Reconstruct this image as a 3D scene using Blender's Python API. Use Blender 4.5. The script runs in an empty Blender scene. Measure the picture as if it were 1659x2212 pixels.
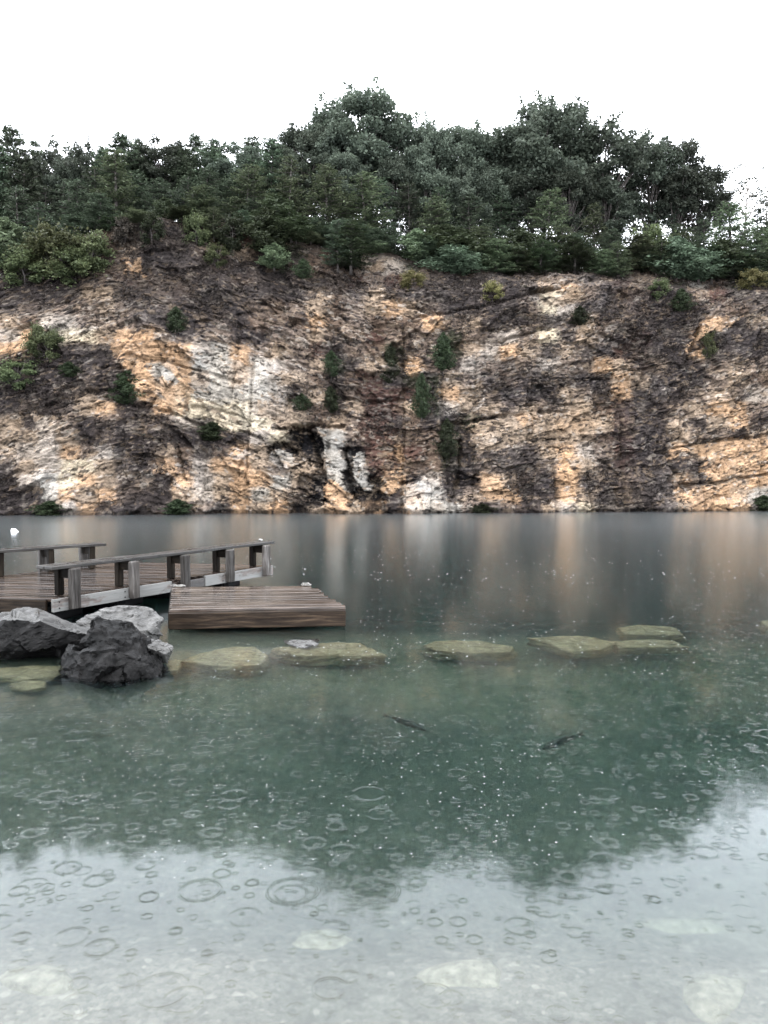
import bpy, bmesh, math, random
import numpy as np
from mathutils import Vector, Matrix

random.seed(7)
RNG = np.random.default_rng(11)
sc = bpy.context.scene
COL = sc.collection
PI = math.pi

# ------------------------------------------------------------------ camera
CAM_H = 1.8
PITCH = math.radians(2.7)
F, CX, CY = 1728.0, 829.5, 1106.0           # focal length and centre of the 1659 x 2212 view
cam_d = bpy.data.cameras.new('camera')
cam = bpy.data.objects.new('camera', cam_d); COL.objects.link(cam)
cam.location = (0, 0, CAM_H)
cam.rotation_euler = (PI/2 - PITCH, 0, 0)
cam_d.sensor_fit = 'VERTICAL'; cam_d.sensor_height = 36; cam_d.sensor_width = 27
cam_d.lens = 36 * F / 2212
cam_d.clip_start = 0.05; cam_d.clip_end = 2000
sc.camera = cam

def ray(px, py):
    a = (px - CX) / F; b = -(py - CY) / F
    return Vector((a, math.cos(PITCH) + b*math.sin(PITCH), -math.sin(PITCH) + b*math.cos(PITCH)))
def onz(px, py, z=0.0):
    d = ray(px, py); t = (z - CAM_H) / d.z
    return Vector((0, 0, CAM_H)) + d*t
def at(px, py, Y):
    d = ray(px, py); t = Y / d.y
    return Vector((0, 0, CAM_H)) + d*t
def under(px, py, depth):
    """a point under water that is seen at this place of the surface"""
    p = onz(px, py, 0); h = Vector((p.x, p.y, 0)); D = h.length
    ang = math.asin(min(.999, (D/math.hypot(D, CAM_H))/1.333))
    p = p + h.normalized()*math.tan(ang)*depth
    p.z = -depth
    return p
def project(P):
    """P (N,3) -> view px, py"""
    x, y, z = P[:, 0], P[:, 1], P[:, 2] - CAM_H
    f = y*math.cos(PITCH) - z*math.sin(PITCH); u = y*math.sin(PITCH) + z*math.cos(PITCH)
    return CX + F*x/f, CY - F*u/f

# ------------------------------------------------------------------ noise
def _h(ix, iy, seed):
    n = (ix.astype(np.int64)*374761393 + iy.astype(np.int64)*668265263 + seed*974711) & 0xffffffff
    n = ((n ^ (n >> 13)) * 1274126177) & 0xffffffff
    n = ((n ^ (n >> 16)) * 2246822519) & 0xffffffff
    return ((n ^ (n >> 15)) & 0xffffff) / float(0xffffff)
def vnoise(x, y, seed=0):
    xi = np.floor(x); yi = np.floor(y); fx = x - xi; fy = y - yi
    fx = fx*fx*fx*(fx*(fx*6-15)+10); fy = fy*fy*fy*(fy*(fy*6-15)+10)
    a = _h(xi, yi, seed); b = _h(xi+1, yi, seed); c = _h(xi, yi+1, seed); d = _h(xi+1, yi+1, seed)
    return (a*(1-fx)+b*fx)*(1-fy) + (c*(1-fx)+d*fx)*fy
def fbm(x, y, seed=0, oct=4, gain=.5):
    s = 0; a = 1; t = 0
    for o in range(oct):
        s = s + a*(vnoise(x*2**o + 17.3*o, y*2**o - 9.1*o, seed + 31*o) - .5); t += a; a *= gain
    return s / t * 2            # about -1..1
def cells(x, y, seed=0):
    """distance F1, F2-F1, id random, id random 2, offsets to the cell centre"""
    xi = np.floor(x); yi = np.floor(y)
    best = np.full(x.shape, 1e9); sec = np.full(x.shape, 1e9)
    r1 = np.zeros(x.shape); r2 = np.zeros(x.shape); r3 = np.zeros(x.shape)
    ox = np.zeros(x.shape); oy = np.zeros(x.shape)
    for dx in (-1, 0, 1):
        for dy in (-1, 0, 1):
            cx = xi+dx; cy = yi+dy
            px = cx + _h(cx, cy, seed); py = cy + _h(cx, cy, seed+1)
            d = np.hypot(x-px, y-py)
            m = d < best
            sec = np.where(m, best, np.minimum(sec, d))
            best = np.where(m, d, best)
            r1 = np.where(m, _h(cx, cy, seed+2), r1); r2 = np.where(m, _h(cx, cy, seed+3), r2); r3 = np.where(m, _h(cx, cy, seed+4), r3)
            ox = np.where(m, x-px, ox); oy = np.where(m, y-py, oy)
    return best, sec-best, r1, r2, r3, ox, oy
def n3(P, s, seed=0, oct=3):
    return (fbm(P[:, 0]*s, P[:, 1]*s + P[:, 2]*s*.37, seed, oct) + fbm(P[:, 1]*s + 5.1, P[:, 2]*s, seed+7, oct) + fbm(P[:, 2]*s, P[:, 0]*s + 3.3, seed+13, oct))/1.8
def lin(r, g, b):
    f = lambda c: (c/255/12.92) if c/255 <= .04045 else ((c/255+.055)/1.055)**2.4
    return (f(r), f(g), f(b))

# ------------------------------------------------------------------ materials
def mat(name):
    m = bpy.data.materials.new(name); m.use_nodes = True
    nt = m.node_tree
    for n in list(nt.nodes): nt.nodes.remove(n)
    out = nt.nodes.new('ShaderNodeOutputMaterial')
    return m, nt, out
class NT:
    def __init__(s, nt): s.nt = nt
    def n(s, t, **k):
        nd = s.nt.nodes.new(t)
        for a, v in k.items(): setattr(nd, a, v)
        return nd
    def l(s, a, b): s.nt.links.new(a, b)
    def val(s, op, a, b=None, c=None, clamp=False):
        nd = s.n('ShaderNodeMath', operation=op); nd.use_clamp = clamp
        for i, v in enumerate((a, b, c)):
            if v is None: continue
            if isinstance(v, (int, float)): nd.inputs[i].default_value = v
            else: s.l(v, nd.inputs[i])
        return nd.outputs[0]
    def noise(s, vec, scale, detail=4, rough=.55, dist=0):
        nd = s.n('ShaderNodeTexNoise'); nd.inputs['Scale'].default_value = scale
        nd.inputs['Detail'].default_value = detail; nd.inputs['Roughness'].default_value = rough
        nd.inputs['Distortion'].default_value = dist
        if vec is not None: s.l(vec, nd.inputs['Vector'])
        return nd
    def ramp(s, fac, stops, mode='LINEAR'):
        nd = s.n('ShaderNodeValToRGB'); nd.color_ramp.interpolation = mode
        e = nd.color_ramp.elements
        while len(e) < len(stops): e.new(.5)
        for el, (p, c) in zip(e, stops):
            el.position = p; el.color = (c, c, c, 1) if isinstance(c, (int, float)) else (*c, 1)
        s.l(fac, nd.inputs[0]); return nd.outputs[0]
    def mix(s, fac, a, b, blend='MIX'):
        nd = s.n('ShaderNodeMix', data_type='RGBA', blend_type=blend)
        for sock, v in ((nd.inputs[0], fac), (nd.inputs[6], a), (nd.inputs[7], b)):
            if isinstance(v, (int, float)): sock.default_value = v
            elif isinstance(v, tuple): sock.default_value = (*v, 1)
            else: s.l(v, sock)
        return nd.outputs[2]
    def attr(s, name): return s.n('ShaderNodeAttribute', attribute_name=name)
    def bump(s, h, strength=.5, dist=.02, normal=None):
        nd = s.n('ShaderNodeBump'); nd.inputs['Strength'].default_value = strength; nd.inputs['Distance'].default_value = dist
        s.l(h, nd.inputs['Height'])
        if normal is not None: s.l(normal, nd.inputs['Normal'])
        return nd.outputs[0]
    def bsdf(s, out, col, rough=.6, spec=.5, normal=None, coat=0):
        b = s.n('ShaderNodeBsdfPrincipled')
        if isinstance(col, tuple): b.inputs['Base Color'].default_value = (*col, 1)
        else: s.l(col, b.inputs['Base Color'])
        if isinstance(rough, (int, float)): b.inputs['Roughness'].default_value = rough
        else: s.l(rough, b.inputs['Roughness'])
        b.inputs['Specular IOR Level'].default_value = spec
        b.inputs['Coat Weight'].default_value = coat; b.inputs['Coat Roughness'].default_value = .12
        if normal is not None: s.l(normal, b.inputs['Normal'])
        s.l(b.outputs[0], out.inputs['Surface']); return b
    def pos(s): return s.n('ShaderNodeNewGeometry').outputs['Position']
    def stretch(s, vec, sx, sy, sz):
        nd = s.n('ShaderNodeMapping'); nd.inputs['Scale'].default_value = (sx, sy, sz)
        s.l(vec, nd.inputs['Vector']); return nd.outputs[0]

def cliff_material():
    m, nt, out = mat('cliff rock'); N = NT(nt)
    p = N.pos(); a = N.attr('rock').outputs['Color']
    n1 = N.noise(N.stretch(p, 1, 1, 2.2), 5.5, 6, .7).outputs[0]
    n2 = N.noise(N.stretch(p, 1, 1, 1.6), 17, 4, .65).outputs[0]
    v = N.val('MULTIPLY', N.ramp(n1, [(.25, .55), (.5, 1.0), (.75, 1.42)]), N.ramp(n2, [(.25, .62), (.5, 1.0), (.75, 1.38)]))
    c = N.mix(1.0, a, N.mix(0.0, v, v), 'MULTIPLY')
    bm = N.bump(N.val('ADD', n1, N.val('MULTIPLY', n2, .5)), .8, .09)
    N.bsdf(out, c, .78, .05, bm)
    return m
def soil_material():
    m, nt, out = mat('litter soil'); N = NT(nt)
    p = N.pos(); n1 = N.noise(p, 1.6, 8, .7).outputs[0]
    c = N.ramp(n1, [(.3, (.018, .014, .012)), (.55, (.036, .026, .021)), (.75, (.065, .044, .035))])
    N.bsdf(out, c, .85, .2, N.bump(n1, .8, .2)); return m
def bed_material():
    m, nt, out = mat('lakebed gravel'); N = NT(nt)
    p = N.pos()
    vo = N.n('ShaderNodeTexVoronoi'); vo.inputs['Scale'].default_value = 34; N.l(N.stretch(p, 1, 1, .2), vo.inputs['Vector'])
    vs = N.n('ShaderNodeTexVoronoi'); vs.inputs['Scale'].default_value = 80; N.l(N.stretch(p, 1, 1, .2), vs.inputs['Vector'])
    n1 = N.noise(p, .9, 5, .6).outputs[0]; n2 = N.noise(p, 9, 6, .7).outputs[0]
    base = N.ramp(n1, [(.3, (.07, .07, .06)), (.5, (.10, .098, .085)), (.7, (.14, .135, .115))])
    sep = N.n('ShaderNodeSeparateColor'); N.l(vo.outputs['Color'], sep.inputs[0])
    peb = N.ramp(sep.outputs[0], [(0, .8), (.6, 1.0), (.93, 1.08), (1, 1.5)])
    sep2 = N.n('ShaderNodeSeparateColor'); N.l(vs.outputs['Color'], sep2.inputs[0])
    peb2 = N.ramp(sep2.outputs[0], [(0, .85), (1, 1.13)])
    shelf = N.n('ShaderNodeSeparateXYZ'); N.l(p, shelf.inputs[0])
    silt = N.ramp(N.val('MULTIPLY_ADD', N.val('ADD', shelf.outputs[1], N.val('MULTIPLY', n1, 2.5)), .25, -1.9), [(.0, 0), (.35, 1), (.62, .75), (.95, 0)])   # pale silt settled on the shelf under the rocks
    base = N.mix(silt, base, (.135, .13, .10))
    base = N.mix(N.ramp(N.val('MULTIPLY', shelf.outputs[1], .1), [(.95, 0), (1.12, 1)]), base, (.025, .03, .028))      # dark mud of the deep
    base = N.mix(1, base, N.ramp(N.val('MULTIPLY', shelf.outputs[1], .1), [(.25, 1.35), (.36, 1)]), 'MULTIPLY')  # clean washed gravel by the shore
    c = N.mix(1, base, peb, 'MULTIPLY'); c = N.mix(1, c, peb2, 'MULTIPLY')
    c = N.mix(1, c, N.ramp(n2, [(.3, .78), (.7, 1.2)]), 'MULTIPLY')
    N.bsdf(out, c, .8, .2, N.bump(vo.outputs['Distance'], .4, .01)); return m
def foliage_material(name, dark, light, transl=.25):
    m, nt, out = mat(name); N = NT(nt)
    t = N.attr('tint').outputs['Fac']
    oi = N.n('ShaderNodeObjectInfo')
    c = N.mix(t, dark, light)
    hs = N.n('ShaderNodeHueSaturation')
    N.l(c, hs.inputs['Color'])
    N.l(N.val('MULTIPLY_ADD', oi.outputs['Random'], .06, .465), hs.inputs['Hue'])
    N.l(N.val('MULTIPLY_ADD', oi.outputs['Random'], .75, .5), hs.inputs['Value'])
    d = N.n('ShaderNodeBsdfPrincipled'); N.l(hs.outputs[0], d.inputs['Base Color']); d.inputs['Roughness'].default_value = .55
    d.inputs['Specular IOR Level'].default_value = .14
    tr = N.n('ShaderNodeBsdfTranslucent'); N.l(hs.outputs[0], tr.inputs['Color'])
    mx = N.n('ShaderNodeMixShader'); mx.inputs[0].default_value = transl
    N.l(d.outputs[0], mx.inputs[1]); N.l(tr.outputs[0], mx.inputs[2]); N.l(mx.outputs[0], out.inputs['Surface'])
    return m
def bark_material(name, a, b):
    m, nt, out = mat(name); N = NT(nt)
    n1 = N.noise(N.stretch(N.pos(), 6, 6, 1.2), 3, 5, .7).outputs[0]
    N.bsdf(out, N.ramp(n1, [(.3, a), (.7, b)]), .85, .2, N.bump(n1, .6, .03)); return m
def wood_material(name, a, b, c, rough=(.18, .5), chip=None, bumpd=.004, spec=.16):
    """grain attribute: x along the board, y and z across; tint: one value per board"""
    m, nt, out = mat(name); N = NT(nt)
    g = N.attr('grain').outputs['Vector']; t = N.attr('tint').outputs['Fac']
    n1 = N.noise(N.stretch(g, 1.3, 22, 22), 1.6, 6, .65, .6).outputs[0]
    n2 = N.noise(N.stretch(g, 2, 5, 5), 1.5, 5, .6).outputs[0]
    col = N.ramp(n1, [(.28, a), (.5, b), (.74, c)])
    tt = N.val('MULTIPLY_ADD', t, 1.15, .42)
    col = N.mix(1, col, tt, 'MULTIPLY'); col = N.mix(1, col, N.ramp(n2, [(.3, .6), (.7, 1.3)]), 'MULTIPLY')
    if chip:
        n3_ = N.noise(N.stretch(g, 1.0, 3.2, 3.2), 2.1, 7, .72).outputs[0]
        col = N.mix(N.ramp(n3_, [(chip[1]-.035, 0), (chip[1]+.035, 1)]), col, N.mix(1, chip[0], N.ramp(n1, [(.3, .72), (.7, 1.1)]), 'MULTIPLY'))
    r = N.ramp(n2, [(.35, rough[0]), (.7, rough[1])])
    N.bsdf(out, col, r, spec, N.bump(n1, .7, bumpd)); return m
def stone_material(name, dark, mid, lightc, scale=3.0, rough=(.25, .6), bands=True, spec=.16):
    m, nt, out = mat(name); N = NT(nt)
    tc = N.n('ShaderNodeTexCoord').outputs['Object']
    n1 = N.noise(N.stretch(tc, 1, 1, 1.8 if bands else 1), scale, 8, .68, .5).outputs[0]
    n2 = N.noise(tc, scale*6, 6, .7).outputs[0]
    n3_ = N.noise(tc, scale*.5, 3, .5).outputs[0]
    c = N.ramp(n1, [(.3, dark), (.5, mid), (.72, lightc)])
    c = N.mix(1, c, N.ramp(n2, [(.3, .6), (.7, 1.4)]), 'MULTIPLY')
    h = N.val('ADD', n1, N.val('MULTIPLY', n2, .35))
    N.bsdf(out, c, N.ramp(n3_, [(.35, rough[0]), (.7, rough[1])]), spec, N.bump(h, .9, .03)); return m
def plain_material(name, col, rough=.5, spec=.5, var=.15, scale=8):
    m, nt, out = mat(name); N = NT(nt)
    n1 = N.noise(N.n('ShaderNodeTexCoord').outputs['Object'], scale, 5, .6).outputs[0]
    c = N.mix(1, col, N.ramp(n1, [(.3, 1-var), (.7, 1+var)]), 'MULTIPLY')
    N.bsdf(out, c, rough, spec, N.bump(n1, .3, .01)); return m

def water_material():
    m, nt, out = mat('rainy lake water'); N = NT(nt)
    p = N.pos()
    sep = N.n('ShaderNodeSeparateXYZ'); N.l(p, sep.inputs[0])
    flat = N.n('ShaderNodeCombineXYZ'); N.l(sep.outputs[0], flat.inputs[0]); N.l(sep.outputs[1], flat.inputs[1])
    flat = flat.outputs[0]
    total = None
    # rings left by rain drops: scale (cells per metre), max radius, wave length, width, height, share of cells with a ring
    for k, (S, R, lam, w, amp, keep) in enumerate(RINGS):
        mp = N.n('ShaderNodeMapping'); mp.inputs['Location'].default_value = (3.7*k+.3, 7.9*k+.1, 0); mp.inputs['Rotation'].default_value = (0, 0, .7*k)
        N.l(flat, mp.inputs['Vector'])
        vo = N.n('ShaderNodeTexVoronoi', voronoi_dimensions='2D'); vo.inputs['Scale'].default_value = S
        vo.inputs['Randomness'].default_value = .75
        N.l(mp.outputs[0], vo.inputs['Vector'])
        d = N.val('DIVIDE', vo.outputs['Distance'], S)
        cs = N.n('ShaderNodeSeparateColor'); N.l(vo.outputs['Color'], cs.inputs[0])
        r = N.val('MULTIPLY_ADD', cs.outputs[0], R*.8, R*.2)
        t = N.val('SUBTRACT', d, r)
        env = N.val('EXPONENT', N.val('MULTIPLY', N.val('POWER', N.val('DIVIDE', t, w), 2.0), -1.0))
        wave = N.val('COSINE', N.val('MULTIPLY', t, 2*PI/lam))
        gate = N.val('LESS_THAN', cs.outputs[1], keep)
        strength = N.val('MULTIPLY_ADD', N.val('POWER', cs.outputs[2], 2.0), 1.3, .2)
        h = N.val('MULTIPLY', N.val('MULTIPLY', env, wave), N.val('MULTIPLY', gate, N.val('MULTIPLY', strength, amp)))
        total = h if total is None else N.val('ADD', total, h)
    n1 = N.noise(flat, 3.0, 2, .5).outputs[0]
    n2 = N.noise(flat, 14.0, 2, .5).outputs[0]
    patch = N.noise(flat, .45, 2, .5).outputs[0]
    rough_patch = N.ramp(patch, [(.38, .35), (.62, 1.5)])
    h = N.val('ADD', N.val('MULTIPLY', n1, .0012), N.val('MULTIPLY', N.val('MULTIPLY', n2, N.ramp(N.val('MULTIPLY', sep.outputs[1], .025), [(.17, .0004), (.34, .0016), (.8, .0030)])), rough_patch))
    total = N.val('ADD', total, h)
    nrm = N.bump(total, 1.0, 1.0)
    fr = N.n('ShaderNodeFresnel'); fr.inputs['IOR'].default_value = 1.333; N.l(nrm, fr.inputs['Normal'])
    gl = N.n('ShaderNodeBsdfGlossy'); gl.inputs['Color'].default_value = (.93, .97, 1, 1); N.l(N.ramp(N.val('MULTIPLY', sep.outputs[1], .025), [(.16, .06), (.3, .13), (.7, .19)]), gl.inputs['Roughness']); N.l(nrm, gl.inputs['Normal'])
    rf = N.n('ShaderNodeBsdfRefraction'); rf.inputs['IOR'].default_value = 1.333; rf.inputs['Roughness'].default_value = .17; N.l(nrm, rf.inputs['Normal'])
    mx = N.n('ShaderNodeMixShader'); N.l(fr.outputs[0], mx.inputs[0]); N.l(rf.outputs[0], mx.inputs[1]); N.l(gl.outputs[0], mx.inputs[2])
    N.l(mx.outputs[0], out.inputs['Surface'])
    ab = N.n('ShaderNodeVolumeAbsorption'); ab.inputs['Color'].default_value = WATER_TINT; ab.inputs['Density'].default_value = WATER_ABS
    vs = N.n('ShaderNodeVolumeScatter'); vs.inputs['Color'].default_value = WATER_SCAT_COL; vs.inputs['Density'].default_value = WATER_SCAT; vs.inputs['Anisotropy'].default_value = .4
    ad = N.n('ShaderNodeAddShader'); N.l(ab.outputs[0], ad.inputs[0]); N.l(vs.outputs[0], ad.inputs[1])
    N.l(ad.outputs[0], out.inputs['Volume'])
    return m

RINGS = [(2.9, .11, .012, .011, .00030, .45), (4.4, .070, .010, .008, .00032, .6), (7.0, .040, .009, .006, .00032, .65), (12., .022, .008, .005, .00030, .55)]
WATER_TINT = (.46, .62, .56, 1); WATER_ABS = 1.2
WATER_SCAT = .18; WATER_SCAT_COL = (.46, .72, .78, 1)
K = .46                                          # rock albedo for a stone that shows with a given picture colour

MAT = dict(
    cliff=cliff_material(), soil=soil_material(), bed=bed_material(), water=water_material(),
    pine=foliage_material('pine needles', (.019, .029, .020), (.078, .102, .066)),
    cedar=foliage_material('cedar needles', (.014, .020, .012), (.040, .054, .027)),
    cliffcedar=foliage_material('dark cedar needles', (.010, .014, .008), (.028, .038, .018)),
    frontpine=foliage_material('lit pine needles', (.024, .036, .022), (.108, .135, .076)),  # brighter copy of the pine colours, light on the front trees painted in
    oak=foliage_material('oak leaves', (.030, .039, .030), (.086, .102, .076), .3),  # albedo lifted to stand in for haze over the back trees
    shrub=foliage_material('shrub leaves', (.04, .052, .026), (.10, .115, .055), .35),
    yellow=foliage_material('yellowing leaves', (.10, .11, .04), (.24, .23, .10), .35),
    brush=foliage_material('dry brush', (.016, .014, .012), (.06, .05, .04), .1),
    bark=bark_material('pine bark', (.035, .03, .028), (.10, .09, .085)),
    palebark=bark_material('pale bark', (.12, .11, .10), (.28, .26, .24)),
    deck=wood_material('wet deck boards', (.006, .0043, .0034), (.021, .0148, .0116), (.058, .044, .036), (.08, .28), None, .0022, .5),
    beam=wood_material('stained beam', (.004, .0026, .0018), (.012, .0082, .0056), (.042, .029, .019), (.3, .6), None, .005, .09),
    post=wood_material('weathered post', (.012, .0105, .0095), (.040, .036, .033), (.12, .115, .11), (.4, .65), None, .010, .08),
    plank=wood_material('wet bench plank', (.005, .0045, .004), (.017, .0155, .014), (.05, .047, .044), (.2, .45), None, .005, .2),
    darkpost=wood_material('dark wet timber', (.003, .0024, .002), (.008, .0064, .005), (.02, .016, .012), (.5, .7), None, .004, .03),
    paint=wood_material('worn white paint', (.03, .025, .022), (.07, .06, .055), (.14, .12, .11), (.25, .5), ((.135, .135, .13), .43)),
    raftdeck=wood_material('grey raft boards', (.008, .0058, .0046), (.029, .0215, .0172), (.078, .063, .053), (.08, .28), None, .0022, .5),
    black=plain_material('black float', (.006, .006, .0065), .6, .05),
    blackstone=stone_material('black wet boulder', (.002, .002, .002), (.0042, .0041, .0041), (.017, .0165, .0165), 3.2, (.16, .40), True, .05),
    skytop=stone_material('painted sky sheen on boulder top', (.018, .0177, .0172), (.045, .0445, .043), (.09, .0885, .086), 5, (.25, .5)),
    greystone=stone_material('pale grey boulder', (.02, .0196, .019), (.052, .051, .049), (.112, .11, .106), 2.5, (.25, .5)),
    sunkstone=stone_material('silt covered slab', (.10, .092, .056), (.155, .143, .092), (.21, .195, .135), 2.2, (.7, .9)),
    siltedstone=stone_material('silted stone', (.15, .145, .115), (.20, .195, .158), (.26, .25, .205), 3, (.8, .9)),
    fish=plain_material('dark fish skin', (.012, .016, .014), .45),
    white=plain_material('white plastic', (.75, .76, .76), .35, .5, .05),
    rope=plain_material('pale rope', (.15, .145, .135), .8, .3, .3, 60),
    scrap=plain_material('crumpled paper', (.3, .3, .29), .8, .2),
    splash=plain_material('splash sky glint', (.24, .25, .25), .3, .3, .3, 3),
)

# ------------------------------------------------------------------ mesh helpers
def link(name, me, m=None, parent=None, loc=(0, 0, 0)):
    o = bpy.data.objects.new(name, me); COL.objects.link(o)
    if m is not None and me is not None and len(me.materials) == 0: me.materials.append(m)
    o.location = loc
    if parent is not None: o.parent = parent
    return o
def tag(o, label=None, cat=None, group=None, kind=None):
    if label: o['label'] = label
    if cat: o['category'] = cat
    if group: o['group'] = group
    if kind: o['kind'] = kind
    return o
def thing(name, label, cat, loc=(0, 0, 0), group=None):
    o = bpy.data.objects.new(name, None); COL.objects.link(o); o.location = loc; o.empty_display_size = .3
    return tag(o, label, cat, group)
def npmesh(name, V, Fc, smooth=False, tint=None, color=None):
    V = np.asarray(V, np.float32); Fc = np.asarray(Fc, np.int32); k = Fc.shape[1]
    me = bpy.data.meshes.new(name)
    me.vertices.add(len(V)); me.vertices.foreach_set('co', V.ravel())
    me.loops.add(Fc.size); me.loops.foreach_set('vertex_index', Fc.ravel())
    me.polygons.add(len(Fc)); me.polygons.foreach_set('loop_start', np.arange(len(Fc), dtype=np.int32)*k)
    if smooth: me.polygons.foreach_set('use_smooth', np.ones(len(Fc), bool))
    me.update(calc_edges=True)
    if tint is not None:
        at_ = me.attributes.new('tint', 'FLOAT', 'POINT'); at_.data.foreach_set('value', np.asarray(tint, np.float32))
    if color is not None:
        at_ = me.attributes.new('rock', 'FLOAT_COLOR', 'POINT')
        c4 = np.ones((len(V), 4), np.float32); c4[:, :3] = color; at_.data.foreach_set('color', c4.ravel())
    me.validate()
    return me
def gridfaces(nu, nv):
    i = np.arange(nu-1)[:, None]*nv + np.arange(nv-1)[None, :]
    return np.stack([i, i+nv, i+nv+1, i+1], -1).reshape(-1, 4)

class MB:
    """collects bevelled boxes with a grain direction; one mesh per build"""
    def __init__(s): s.v = []; s.f = []; s.g = []; s.t = []
    def box(s, c, size, ax=(1, 0, 0), up=(0, 0, 1), bev=.006, tint=None, wob=0.0, seg=1):
        ax = Vector(ax).normalized(); up = Vector(up); side = up.cross(ax).normalized(); up = ax.cross(side)
        L, W, H = size[0]/2, size[1]/2, size[2]/2
        b = min(bev, W*.45, H*.45)
        n0 = len(s.v); tint = random.random() if tint is None else tint
        off = Vector((random.random()*50, random.random()*9, random.random()*9))
        prof = [(-W+b, -H), (W-b, -H), (W, -H+b), (W, H-b), (W-b, H), (-W+b, H), (-W, H-b), (-W, -H+b)]
        xs = [-L, -L+b] + [-L + 2*L*(i+1)/(seg+1) for i in range(seg)] + [L-b, L]
        for i, x in enumerate(xs):
            k = 1 - (b/max(W, .001) if i in (0, len(xs)-1) else 0)*1.0
            kk = 1 - (b/max(H, .001) if i in (0, len(xs)-1) else 0)
            jy = random.uniform(-wob, wob); jz = random.uniform(-wob, wob)
            for (y, z) in prof:
                y2 = y*k + jy; z2 = z*kk + jz
                P = Vector(c) + ax*x + side*y2 + up*z2
                s.v.append(P); s.g.append((x+off.x, y+off.y, z+off.z)); s.t.append(tint)
        m = len(xs)
        for i in range(m-1):
            for j in range(8):
                a = n0+i*8+j; b2 = n0+i*8+(j+1) % 8
                s.f.append((a, b2, b2+8, a+8))
        s.f.append(tuple(n0+j for j in reversed(range(8)))); s.f.append(tuple(n0+(m-1)*8+j for j in range(8)))
        return s
    def tube(s, pts, rad, n=8, tint=.5):
        n0 = len(s.v); pts = [Vector(p) for p in pts]
        rads = rad if isinstance(rad, (list, tuple)) else [rad]*len(pts)
        for i, p in enumerate(pts):
            d = (pts[min(i+1, len(pts)-1)] - pts[max(i-1, 0)]).normalized()
            a = d.orthogonal().normalized(); b = d.cross(a)
            for j in range(n):
                th = 2*PI*j/n
                s.v.append(p + (a*math.cos(th)+b*math.sin(th))*rads[i]); s.g.append((i*.1, j*.02, 0)); s.t.append(tint)
        for i in range(len(pts)-1):
            for j in range(n):
                a = n0+i*n+j; b = n0+i*n+(j+1) % n
                s.f.append((a, b, b+n, a+n))
        s.f.append(tuple(n0+j for j in reversed(range(n)))); s.f.append(tuple(n0+(len(pts)-1)*n+j for j in range(n)))
        return s
    def build(s, name, m, parent=None, smooth=False, loc=(0, 0, 0), origin=None):
        me = bpy.data.meshes.new(name)
        o0 = Vector(origin) if origin is not None else Vector((0, 0, 0))
        me.from_pydata([tuple(v-o0) for v in s.v], [], s.f)
        a = me.attributes.new('grain', 'FLOAT_VECTOR', 'POINT'); a.data.foreach_set('vector', np.array(s.g, np.float32).ravel())
        a = me.attributes.new('tint', 'FLOAT', 'POINT'); a.data.foreach_set('value', np.array(s.t, np.float32))
        if smooth:
            for p in me.polygons: p.use_smooth = True
        return link(name, me, m, parent, loc if origin is None else tuple(o0))

# ------------------------------------------------------------------ the shore line, the cliff, the hill
PXT = [-400, 0, 110, 230, 350, 450, 500, 640, 800, 900, 1000, 1100, 1250, 1400, 1500, 1660, 2060]
PYT = [600, 590, 545, 492, 470, 476, 488, 520, 545, 560, 580, 583, 578, 588, 592, 600, 600]     # crest
PXB = [-400, 0, 250, 430, 600, 700, 900, 1100, 1300, 1660, 2060]
PYB = [690, 690, 715, 735, 715, 660, 630, 625, 615, 635, 635]                                   # foot of the upper slope
pL = onz(0, 1113); pR = onz(1659, 1103)
SH_M = (pR.y-pL.y)/(pR.x-pL.x); SH_B = pL.y - SH_M*pL.x
def shore(x): return SH_B + SH_M*np.asarray(x)
def _xz(pxs, pys, dy):
    xs, zs = [], []
    for a, b in zip(pxs, pys):
        Y = 38.0
        for _ in range(12):
            P = at(a, b, Y); Y = float(shore(P.x)) + dy
        xs.append(P.x); zs.append(P.z)
    return np.array(xs), np.array(zs)
XB_, ZB_ = _xz(PXB, PYB, 2.6)
XT_, ZT_ = _xz(PXT, PYT, 6.0)
def zbreak(x): return np.interp(x, XB_, ZB_)
def ztop(x): return np.interp(x, XT_, ZT_)
def face_y(x, z):
    """set-back of the cliff face behind the shore line"""
    zb = zbreak(x); zt = ztop(x)
    lo = np.clip(z, -20, None)*.24
    lo = np.minimum(lo, zb*.24)
    k = (6.0 - zb*.24)/np.maximum(zt-zb, .5)
    return shore(x) + lo + np.maximum(z-zb, 0)*k
def hill_z(x, Y):
    d = np.asarray(Y) - (shore(x) + 6.0)
    return ztop(x) + np.where(d < 7, .10*d, .7 - .16*(d-7)) + .25*fbm(np.asarray(x)*.4, np.asarray(Y)*.4, 5, 3)

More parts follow.
